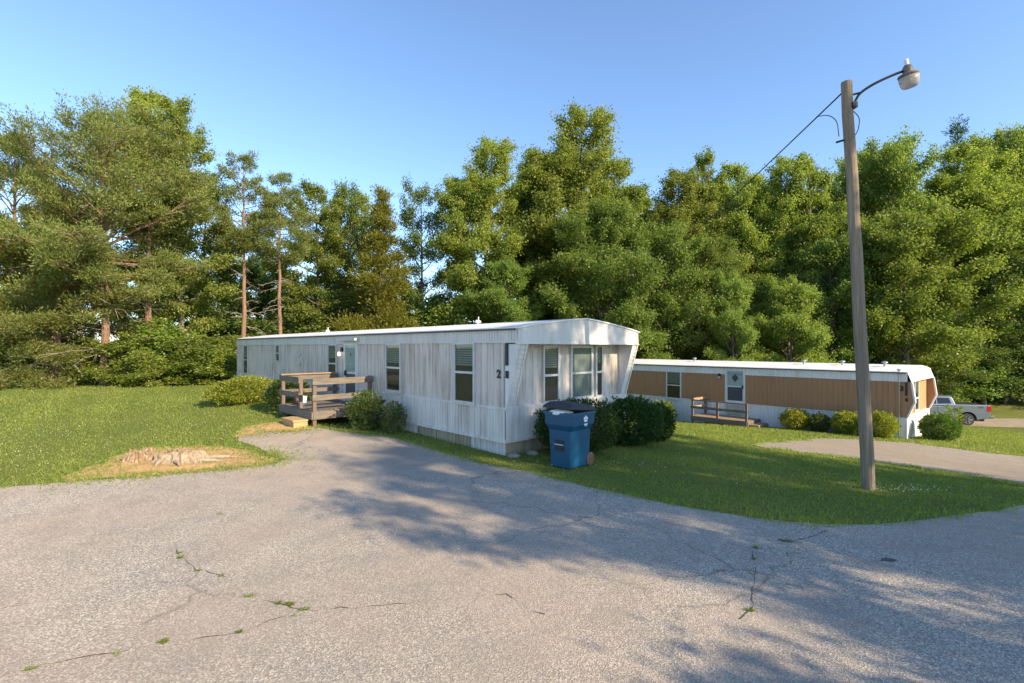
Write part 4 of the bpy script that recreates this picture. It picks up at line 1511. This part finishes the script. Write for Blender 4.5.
make_shrub('shrub', 'small reddish-yellow shrub between two larger yellow shrubs by the tan home', 'shrub', gp(local2(-.5, 2.95)), 41, 3000, .07, 'leaf_boxwood', .42, .42, .38, .2)
make_shrub('shrub', 'yellow-green shrub just left of the utility pole by the white skirting', 'shrub', gp(local2(-.5, 1.95)), 42, 4500, .075, 'leaf_golden', .50, .52, .46, .14)
make_shrub('shrub', 'bright yellow shrub just right of the utility pole by the white skirting', 'shrub', gp(local2(-.5, .75)), 43, 5000, .075, 'leaf_golden', .50, .60, .50, .16)
make_shrub('shrub', 'large dark green rounded shrub at the sunlit front of the tan home', 'shrub', gp(local2(1.05, -.85)), 44, 8000, .075, 'leaf_laurel', .62, .62, .50, .14)
# young leafy plant behind that shrub
yp = at(954, 22.3)
pl_ = thing('leafy_plant', 'young broad-leaved plant between the dark shrub and the silver pickup truck', 'plant', (yp, 22.3, hz(yp, 22.3)))
n = 170
pl_.scale = (1.2, 1.2, 1.35)
zz_ = rng.uniform(.2, .95, n); a_ = rng.uniform(0, 2 * PI, n)
P = np.stack([np.cos(a_) * .10, np.sin(a_) * .10, zz_], 1)
V = leaves(P, np.stack([np.cos(a_), np.sin(a_), rng.uniform(-.1, .7, n)], 1), np.stack([rng.normal(0, .4, n), rng.normal(0, .4, n), np.ones(n)], 1), rng.uniform(.13, .26, n), rng.uniform(.07, .12, n))
np_mesh('foliage', V, 4, M['leaf_under'], pl_, rng.random(n))
mb = MB(); mb.tube([(0, 0, -.05), (.02, 0, .5), (.0, .02, .95)], [.02, .014, .006], 6); mb.build('stem', M['grey_bark'], pl_)


# ------------------------------------------------------------------ trees
def build_tree(name, label, cat, seed, H, Rc, base, nlimb, leaf_n, leaf_l, leaf_w, mat, bark, trunk_r, prof, rise=(15, 55), clump_r=.6, droop=0.0, needle=False, leaders=1, lean=(0, 0), dead=0, dead_base=.12, group=None, loss=.08, trunk_split=None):
    """trunk + limbs + leaf clumps at the ends of the branches.  H height, Rc crown radius, base crown start fraction"""
    r = random.Random(seed)
    nr = np.random.default_rng(seed)
    o = thing(name, label, cat, (0, 0, 0), 0, group)
    tm = MB()
    stems = []
    for li in range(leaders):
        a = 2 * PI * li / max(1, leaders) + r.uniform(0, 1)
        off = 0 if leaders == 1 else Rc * .28
        hh = H * (1 if li == 0 else r.uniform(.82, .97))
        pts, rad = [], []
        wob = Vector((0, 0, 0))
        for i in range(11):
            t = i / 10
            wob += Vector((r.uniform(-1, 1), r.uniform(-1, 1), 0)) * H * .006
            s = max(0, (t - .25)) / .75
            pts.append(Vector((wob.x + lean[0] * t * H + math.cos(a) * off * s ** .7, wob.y + lean[1] * t * H + math.sin(a) * off * s ** .7, -.3 if i == 0 else t * hh)))
            rad.append(max(.012, trunk_r * (1.25 if i == 0 else 1) * (1 - t) ** .8 * (1 if li == 0 else .75) + .012))
        tm.tube(pts, rad, 9)
        stems.append((pts, rad, hh))

    def stem_at(st, z):
        pts, rad, hh = st
        t = min(max(z / hh, 0), .999) * 10
        i = int(t)
        return pts[i].lerp(pts[i + 1], t - i), rad[i] * (1 - (t - i)) + rad[i + 1] * (t - i)

    clumps = []
    for k in range(nlimb):
        if r.random() < loss:
            continue
        st = stems[k % leaders]
        hh = st[2]
        t = ((k + r.random()) / nlimb) ** (.74 if not needle else 1.0)
        cr = clump_r * (1.12 - .5 * t)
        z = hh * (base + (1 - base) * t * .985)
        p0, r0 = stem_at(st, z)
        az = k * 2.39996 + r.uniform(-.5, .5)
        L = Rc * prof(t) * (r.uniform(.5, 1.2) if t < .6 else r.uniform(.65, 1.12)) / (1.0 if leaders == 1 else 1.25)
        el = R(rise[0] + (rise[1] - rise[0]) * t + r.uniform(-10, 10) * (2.4 if needle else 1))
        dirv = Vector((math.cos(az) * math.cos(el), math.sin(az) * math.cos(el), math.sin(el)))
        L = max(.35, L)
        pts = []
        for i in range(6):
            s = i / 5
            pts.append(p0 + dirv * L * s + Vector((r.uniform(-1, 1), r.uniform(-1, 1), r.uniform(-1, 1))) * .05 * L * s + Vector((0, 0, -droop * L * s * s)))
        rb = max(.012, min(r0 * .55, .035 * L ** .8 * (trunk_r / .25)))
        tm.tube(pts, [rb * (1 - .85 * i / 5) for i in range(6)], 5, cap=False)
        nsub = max(2, int(L * (3.2 if needle else 2.6)))
        for q in range(nsub):
            s = .35 + .65 * (q + r.random()) / nsub
            i = min(4, int(s * 5))
            b0 = pts[i].lerp(pts[i + 1], s * 5 - i)
            sl = L * r.uniform(.18, .36) * (1.25 - .6 * s)
            sa = az + r.choice((-1, 1)) * r.uniform(.5, 1.25)
            se = el * .6 + R(r.uniform(-8, 28)) * (1 if not needle else .5)
            sd = Vector((math.cos(sa) * math.cos(se), math.sin(sa) * math.cos(se), math.sin(se)))
            b1 = b0 + sd * sl
            tm.tube([b0, b0.lerp(b1, .5) + Vector((0, 0, -.02 * sl)), b1], [rb * .4, rb * .25, rb * .1], 4, cap=False)
            clumps.append((b1, cr * r.uniform(.35, 1.3), sd))
            if sl > .7:
                clumps.append((b0.lerp(b1, .5), cr * r.uniform(.5, .9), sd))
        clumps.append((pts[-1], cr * r.uniform(.6, 1.1), dirv))
    for st in stems:
        clumps.append((st[0][-1], clump_r * .7, Vector((0, 0, 1))))
    tm.build('trunk', M[bark], o)
    C_ = np.array([list(c[0]) for c in clumps]); RR = np.array([c[1] for c in clumps]); DD = np.array([list(c[2]) for c in clumps])
    w = RR ** 2; w /= w.sum()
    idx = nr.choice(len(clumps), leaf_n, p=w)
    cv = nr.normal(.5, .17, len(clumps))
    if needle:
        s = unit(nr.normal(0, 1, (leaf_n, 3))) * (nr.random((leaf_n, 1)) ** .5) * RR[idx, None] * [1.05, 1.05, .8] * np.where(nr.random((leaf_n, 1)) < .35, nr.uniform(1.0, 2.2, (leaf_n, 1)), 1.0)
        P = C_[idx] + s
        D = unit(s) * .8 + DD[idx] * .45 + nr.normal(0, .5, (leaf_n, 3)) + [0, 0, .5]
        N = nr.normal(0, 1, (leaf_n, 3))
    else:
        s = unit(nr.normal(0, 1, (leaf_n, 3))) * (nr.random((leaf_n, 1)) ** .5) * RR[idx, None] * [1, 1, .8]
        s *= np.where(nr.random((leaf_n, 1)) < .30, nr.uniform(1.0, 2.1, (leaf_n, 1)), 1.0)     # loose leaves between the clumps
        s += DD[idx] * RR[idx, None] * nr.normal(0, .45, (leaf_n, 1))
        P = C_[idx] + s
        D = nr.normal(0, 1, (leaf_n, 3)) + [0, 0, -.25] + unit(s) * .4
        N = nr.normal(0, .75, (leaf_n, 3)) + [0, 0, .45] + unit(s) * .95
    V = leaves(P, D, N, nr.uniform(.65, 1.3, leaf_n) * leaf_l, nr.uniform(.7, 1.25, leaf_n) * leaf_w)
    var = np.clip(cv[idx] + nr.normal(0, .24, leaf_n), 0, 1)
    np_mesh('crown', V, 4, M[mat], o, var)
    if dead:
        dm = MB()
        for k in range(dead):
            st = stems[k % leaders]
            z = st[2] * (dead_base + (base + .12 - dead_base) * r.random())
            p0, r0 = stem_at(st, z)
            az = r.uniform(0, 2 * PI)
            L = Rc * r.uniform(.35, .8)
            el = R(r.uniform(-25, 32))
            dv = Vector((math.cos(az) * math.cos(el), math.sin(az) * math.cos(el), math.sin(el)))
            pts = [p0 + dv * L * i / 5 + Vector((r.uniform(-1, 1), r.uniform(-1, 1), r.uniform(-1, 1))) * .05 * L * (i > 0) + Vector((0, 0, -.12 * L * (i / 5) ** 2)) for i in range(6)]
            dm.tube(pts, [.020 * (1 - .16 * i) for i in range(6)], 4, cap=False)
            for q in range(5):
                i = r.randint(1, 4)
                e2 = dv * .3 + Vector((r.uniform(-1, 1), r.uniform(-1, 1), r.uniform(-.7, .5))) * .6
                dm.tube([pts[i], pts[i] + e2 * L * .15, pts[i] + e2 * L * .35 + Vector((0, 0, -.05))], [.013, .010, .004], 3, cap=False)
        dm.build('dead_branches', M['dead_wood'], o)
    return o


P_tall = lambda t: min(1, .60 + t * 2.0) * (1 - t ** 7) ** .8 + .10
P_round = lambda t: math.sqrt(max(0, 1 - (2 * t - .85) ** 2 / 1.4)) * (1 if t < .9 else .8) + .08
P_pine = lambda t: min(1, .62 + t * 1.5) * (1 - t ** 2.6) ** .8 + .12
P_cone = lambda t: (1 - t) ** .85 + .05
P_bush = lambda t: math.sqrt(max(0.05, 1 - t ** 2))

used = {}


def put(proto, px, Y, H, width, label, group=None, rot=None, base_px=None):
    """stand a copy of a tree prototype so that it has height H and crown width in metres"""
    x = at(px, Y)
    loc = (x, Y, hz(x, Y) - .05)
    h0, r0, o = PROTO[proto]
    sz = H / h0
    sx = width / (2 * r0)
    rot = random.uniform(0, 6.28) if rot is None else rot
    if proto not in used:
        used[proto] = 1
        o.location = loc; o.rotation_euler = (0, 0, rot); o.scale = (sx, sx, sz)
        o['label'] = label
        if group:
            o['group'] = group
        return o
    return copy_thing(o, loc, rot, (sx, sx, sz), label, group)


PROTO = {}
def proto(key, H, Rc, **kw):
    PROTO[key] = (H, Rc, build_tree(kw.pop('name'), '', kw.pop('cat'), H=H, Rc=Rc, **kw))


proto('poplar_a', 20, 3.9, name='poplar_tree', cat='tree', seed=101, base=.10, nlimb=92, leaf_n=150000, leaf_l=.14, leaf_w=.115, mat='leaf_poplar', bark='grey_bark', trunk_r=.26, prof=P_tall, rise=(8, 62), clump_r=.64, leaders=2, loss=.03)
proto('poplar_b', 18, 3.4, name='poplar_tree', cat='tree', seed=102, base=.10, nlimb=84, leaf_n=135000, leaf_l=.14, leaf_w=.115, mat='leaf_poplar', bark='grey_bark', trunk_r=.24, prof=P_tall, rise=(5, 60), clump_r=.60, leaders=3, loss=.03)
proto('poplar_c', 17, 3.0, name='poplar_tree', cat='tree', seed=103, base=.16, nlimb=66, leaf_n=50000, leaf_l=.14, leaf_w=.11, mat='leaf_poplar', bark='grey_bark', trunk_r=.2, prof=P_tall, rise=(10, 60), clump_r=.5, leaders=1, loss=.18)
proto('maple_a', 13, 4.6, name='maple_tree', cat='tree', seed=104, base=.22, nlimb=84, leaf_n=135000, leaf_l=.135, leaf_w=.11, mat='leaf_maple', bark='grey_bark', trunk_r=.24, prof=P_round, rise=(16, 64), clump_r=.58, leaders=1)
proto('maple_b', 12, 4.0, name='maple_tree', cat='tree', seed=105, base=.12, nlimb=78, leaf_n=115000, leaf_l=.135, leaf_w=.11, mat='leaf_maple', bark='grey_bark', trunk_r=.22, prof=P_round, rise=(14, 64), clump_r=.56, leaders=2)
proto('dark_tree', 14, 3.4, name='broadleaf_tree', cat='tree', seed=106, base=.18, nlimb=48, leaf_n=31000, leaf_l=.145, leaf_w=.11, mat='leaf_dark', bark='grey_bark', trunk_r=.18, prof=P_tall, rise=(5, 58), clump_r=.62, loss=.15)
proto('pine_big', 15, 5.0, name='pine_tree', cat='pine tree', seed=107, base=.30, nlimb=110, leaf_n=100000, leaf_l=.17, leaf_w=.048, mat='needle_pine', bark='pine_bark', trunk_r=.22, prof=P_pine, rise=(0, 62), clump_r=.42, needle=True, dead=26, droop=.02)
proto('pine_thin', 13.5, 2.2, name='pine_tree', cat='pine tree', seed=108, base=.56, nlimb=44, leaf_n=24000, leaf_l=.17, leaf_w=.045, mat='needle_pine', bark='pine_bark', trunk_r=.15, prof=P_pine, rise=(0, 48), clump_r=.36, needle=True, dead=30, dead_base=.22, loss=.2)
proto('pine_low', 11, 3.9, name='pine_tree', cat='pine tree', seed=109, base=.10, nlimb=76, leaf_n=100000, leaf_l=.17, leaf_w=.048, mat='needle_pine', bark='pine_bark', trunk_r=.19, prof=P_pine, rise=(-6, 55), clump_r=.45, needle=True, dead=16, droop=.08)
proto('cedar', 11, 2.4, name='cedar_tree', cat='cedar tree', seed=110, base=.06, nlimb=84, leaf_n=48000, leaf_l=.20, leaf_w=.055, mat='needle_cedar', bark='grey_bark', trunk_r=.15, prof=P_cone, rise=(5, 55), clump_r=.5, needle=True)
proto('open_tree', 12, 2.4, name='broadleaf_tree', cat='tree', seed=121, base=.22, nlimb=30, leaf_n=9000, leaf_l=.15, leaf_w=.12, mat='leaf_maple', bark='grey_bark', trunk_r=.13, prof=P_tall, rise=(5, 50), clump_r=.55, leaders=1, loss=.12)
proto('spruce', 22, 3.4, name='spruce_tree', cat='spruce tree', seed=111, base=.10, nlimb=110, leaf_n=36000, leaf_l=.30, leaf_w=.06, mat='needle_spruce', bark='grey_bark', trunk_r=.26, prof=P_cone, rise=(-6, 40), clump_r=.6, needle=True)
proto('bush_tree', 5.0, 2.2, name='understory_shrub', cat='shrub', seed=112, base=.06, nlimb=40, leaf_n=11000, leaf_l=.17, leaf_w=.13, mat='leaf_under', bark='grey_bark', trunk_r=.07, prof=P_bush, rise=(5, 75), clump_r=.5, leaders=3)
proto('bush_dark', 4.6, 2.2, name='understory_shrub', cat='shrub', seed=113, base=.05, nlimb=40, leaf_n=11000, leaf_l=.17, leaf_w=.12, mat='leaf_dark', bark='grey_bark', trunk_r=.07, prof=P_bush, rise=(5, 75), clump_r=.5, leaders=3)  # same brush with darker leaves, shade low in the wood put into their colour

def Ht(top, Y, px):
    """tree height so that its top appears at this picture row"""
    return CAM_Z + (HORIZON - top) / F_PX * Y - hz(at(px, Y), Y)


def tree(kind, px, top, Y, wpx, label, group=None, rot=None):
    put(kind, px, Y, Ht(top, Y, px), wpx / F_PX * Y, label, group, rot)


# left group
tree('pine_big', 106, 126, 24.5, 172, 'biggest pine with forked orange trunk and bare lower branches at the left of the lawn', None, 2.1)
tree('pine_thin', 150, 120, 26.5, 95, 'slim pine with a leaning orange trunk right of the biggest pine', None, .4)
tree('pine_low', 57, 205, 24.2, 130, 'low-branched pine with a short orange trunk at the far lawn edge', None, 1.0)
tree('pine_low', 16, 140, 30, 120, 'dense pine at the left edge of the picture behind the low-branched pine')
tree('poplar_c', 182, 112, 29, 82, 'airy light green tree rising at the right shoulder of the biggest pine')
tree('poplar_c', 140, 96, 30.5, 80, 'light green leafy tree showing above the biggest pine top')
tree('dark_tree', 205, 190, 33, 75, 'dark leafy tree between the biggest pine and the two slim orange-trunked pines')
tree('pine_thin', 243, 160, 30, 66, 'left one of two slim orange-trunked pines behind the white home', None, 3.3)
tree('pine_thin', 281, 178, 31, 60, 'right one of two slim orange-trunked pines, with many bare twigs', None, 5.0)
tree('poplar_c', 318, 190, 36, 78, 'airy leafy tree just right of the two slim pines')
tree('dark_tree', 348, 196, 38, 66, 'dark leafy tree left of the yellowish cedar')
tree('cedar', 384, 192, 34, 78, 'yellowish conical cedar behind the middle of the white home')
tree('dark_tree', 420, 196, 37, 64, 'dark leafy tree beside the sky gap right of the yellowish cedar')
tree('poplar_c', 365, 200, 40, 60, 'pale slender tree showing above the cedar shoulder')
# middle group
tree('poplar_a', 480, 147, 36, 96, 'slender light tree with a narrow top left of the tallest poplar')
tree('poplar_a', 566, 116, 38, 118, 'tallest light green poplar behind the front of the white home')
tree('poplar_b', 522, 165, 40, 80, 'poplar filling the dip between the slender tree and the tallest poplar')
tree('poplar_b', 618, 165, 40, 92, 'broad poplar on the right shoulder of the tallest poplar')
tree('maple_b', 505, 262, 34, 84, 'low rounded tree right behind the white home roof left of its front')
tree('maple_a', 600, 232, 35, 120, 'rounded green tree in front of the tallest poplar right of its trunk')
tree('poplar_a', 668, 178, 42, 86, 'poplar left of the power line foot')
tree('poplar_b', 700, 164, 44, 74, 'tall narrow poplar with a ragged top above the tan home window')
tree('poplar_c', 738, 170, 43, 70, 'thin poplar where the power line meets the tree tops')
tree('poplar_a', 775, 166, 43, 86, 'yellow-green poplar above the tan home door')
tree('poplar_b', 812, 168, 42, 84, 'yellow-green poplar just left of the utility pole')
tree('maple_a', 655, 248, 36, 110, 'rounded bright tree behind the left end of the tan home')
tree('maple_b', 733, 280, 33, 60, 'small upright leafy tree directly behind the tan home door')
tree('maple_b', 790, 285, 33, 84, 'small spreading tree behind the tan home roof vents')
tree('maple_a', 700, 262, 38, 96, 'mid green tree between the rounded bright tree and the small upright tree')
tree('maple_a', 880, 174, 44, 110, 'dark rounded maple right of the utility pole top half')
tree('maple_a', 905, 235, 36, 150, 'wide spreading maple low behind the front of the tan home')
tree('maple_b', 838, 250, 37, 90, 'mid green tree seen on both sides of the utility pole')
tree('poplar_a', 955, 150, 44, 118, 'broad yellow-green poplar near the right edge below the spruce top')
tree('spruce', 956, 122, 54, 80, 'dark spruce top poking above the broad poplar at the right')
tree('maple_a', 1018, 154, 50, 100, 'tree at the right edge of the picture with a high crown')
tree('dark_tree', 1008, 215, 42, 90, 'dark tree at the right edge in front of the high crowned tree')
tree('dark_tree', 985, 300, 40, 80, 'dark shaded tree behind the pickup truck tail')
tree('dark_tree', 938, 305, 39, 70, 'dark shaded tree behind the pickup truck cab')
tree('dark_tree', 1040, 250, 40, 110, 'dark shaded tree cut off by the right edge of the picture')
BG = 'back rows of trees deep in the woods'
BL = 'tree deep in the woods showing only between the nearer crowns'
for (k, px, top, Y, w) in [('poplar_a', 545, 190, 48, 90), ('poplar_b', 590, 180, 50, 90), ('poplar_b', 640, 195, 50, 90), ('poplar_a', 690, 195, 52, 90), ('maple_a', 735, 205, 52, 100), ('poplar_a', 780, 190, 53, 90), ('poplar_b', 840, 180, 53, 90), ('poplar_b', 910, 170, 55, 100), ('poplar_a', 985, 170, 57, 100), ('maple_a', 1050, 180, 55, 110), ('maple_a', 940, 220, 47, 110), ('maple_b', 860, 240, 46, 100), ('maple_b', 760, 240, 46, 100), ('maple_b', 660, 230, 46, 100), ('maple_b', 560, 240, 45, 100)]:
    tree(k, px, top, Y, w, BL, BG)
BG2 = 'thin trees in the gaps of the left wood'
BL2 = 'small leafy tree far back in the left wood seen through gaps'
for (k, px, top, Y, w) in [('maple_b', 20, 290, 42, 90), ('dark_tree', 90, 255, 40, 80), ('maple_b', 170, 265, 40, 90), ('dark_tree', 225, 250, 42, 80), ('maple_b', 262, 262, 44, 80), ('maple_b', 330, 282, 45, 80), ('maple_b', 405, 288, 46, 76), ('dark_tree', -20, 240, 36, 100)]:
    tree(k, px, top, Y, w, BL2, BG2)
UG = 'brushy shrubs along the far edge of the lawn'
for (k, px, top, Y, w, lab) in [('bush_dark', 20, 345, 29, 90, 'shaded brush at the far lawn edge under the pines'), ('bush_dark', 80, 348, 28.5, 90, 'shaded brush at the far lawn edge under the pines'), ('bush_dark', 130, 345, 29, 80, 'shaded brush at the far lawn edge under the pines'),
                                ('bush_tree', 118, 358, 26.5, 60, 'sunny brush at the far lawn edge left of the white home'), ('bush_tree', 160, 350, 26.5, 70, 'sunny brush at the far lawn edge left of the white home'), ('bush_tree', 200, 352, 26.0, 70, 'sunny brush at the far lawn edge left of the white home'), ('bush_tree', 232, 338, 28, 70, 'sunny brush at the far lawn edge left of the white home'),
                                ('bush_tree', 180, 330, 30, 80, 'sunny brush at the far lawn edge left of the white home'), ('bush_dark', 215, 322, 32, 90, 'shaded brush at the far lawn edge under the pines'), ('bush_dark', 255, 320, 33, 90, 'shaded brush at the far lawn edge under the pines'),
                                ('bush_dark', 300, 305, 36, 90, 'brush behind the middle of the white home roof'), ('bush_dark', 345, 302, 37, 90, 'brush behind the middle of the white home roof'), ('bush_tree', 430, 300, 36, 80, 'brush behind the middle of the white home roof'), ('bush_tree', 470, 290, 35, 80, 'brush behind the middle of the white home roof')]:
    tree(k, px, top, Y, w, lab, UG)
for (px, top, Y, w) in [(92, 340, 25.2, 60), (126, 336, 24.6, 62), (146, 352, 23.6, 50), (164, 322, 25.6, 80), (196, 340, 24.8, 70), (222, 352, 25.2, 60)]:
    tree('bush_tree', px, top, Y, w, 'sunny brush at the far lawn edge left of the white home', UG)
UG2 = 'brushy shrubs at the foot of the right wood'
for (px, Y, H, w, k) in [(640, 40, 5, 6, 'bush_tree'), (690, 38, 5, 6, 'bush_tree'), (740, 37, 5, 6, 'bush_dark'), (790, 36, 5, 6, 'bush_tree'), (840, 36, 5, 6, 'bush_dark'), (885, 36, 4.5, 6, 'bush_dark'), (925, 40, 4.5, 6, 'bush_dark'), (965, 40, 4.5, 6, 'bush_dark'), (1005, 40, 4.5, 6, 'bush_dark'), (1045, 39, 4.5, 6, 'bush_dark'), (950, 46, 6, 7, 'bush_tree'), (1000, 46, 6, 7, 'bush_tree')]:
    put(k, px, Y, H, w, 'brush growing at the foot of the right wood behind the tan home', UG2)

# trees beyond the right edge of the picture whose shade lies over the verge and the tarmac
SG = 'trees along the road beyond the right edge'
for (k, p, d, H, w) in [('open_tree', 5.0, 10.5, 9.0, 3.4), ('open_tree', 6.7, 12.0, 11.0, 3.8), ('poplar_c', 8.6, 13.0, 12.5, 4.0), ('open_tree', 9.6, 16.5, 15.5, 4.6), ('poplar_c', 11.6, 14.0, 12.0, 3.8),
                        ('open_tree', 7.4, 18.0, 15.5, 4.2), ('open_tree', 12.6, 18.0, 15.0, 4.2), ('open_tree', 5.6, 16.5, 13.0, 3.4)]:
    x, y = .766 * d + .643 * p, -.643 * d + .766 * p          # p across, d towards the sun
    h0, r0, o = PROTO[k]
    copy_thing(o, (x, y, hz(x, y) - .05), random.uniform(0, 6), (w / 2 / r0, w / 2 / r0, H / h0), 'shade tree standing beyond the right edge of the road', SG)

# prototypes that only served as the source of copies leave the scene
for key, (h0, r0, o) in PROTO.items():
    if key not in used:
        for ch in list(o.children):
            bpy.data.objects.remove(ch)
        bpy.data.objects.remove(o)
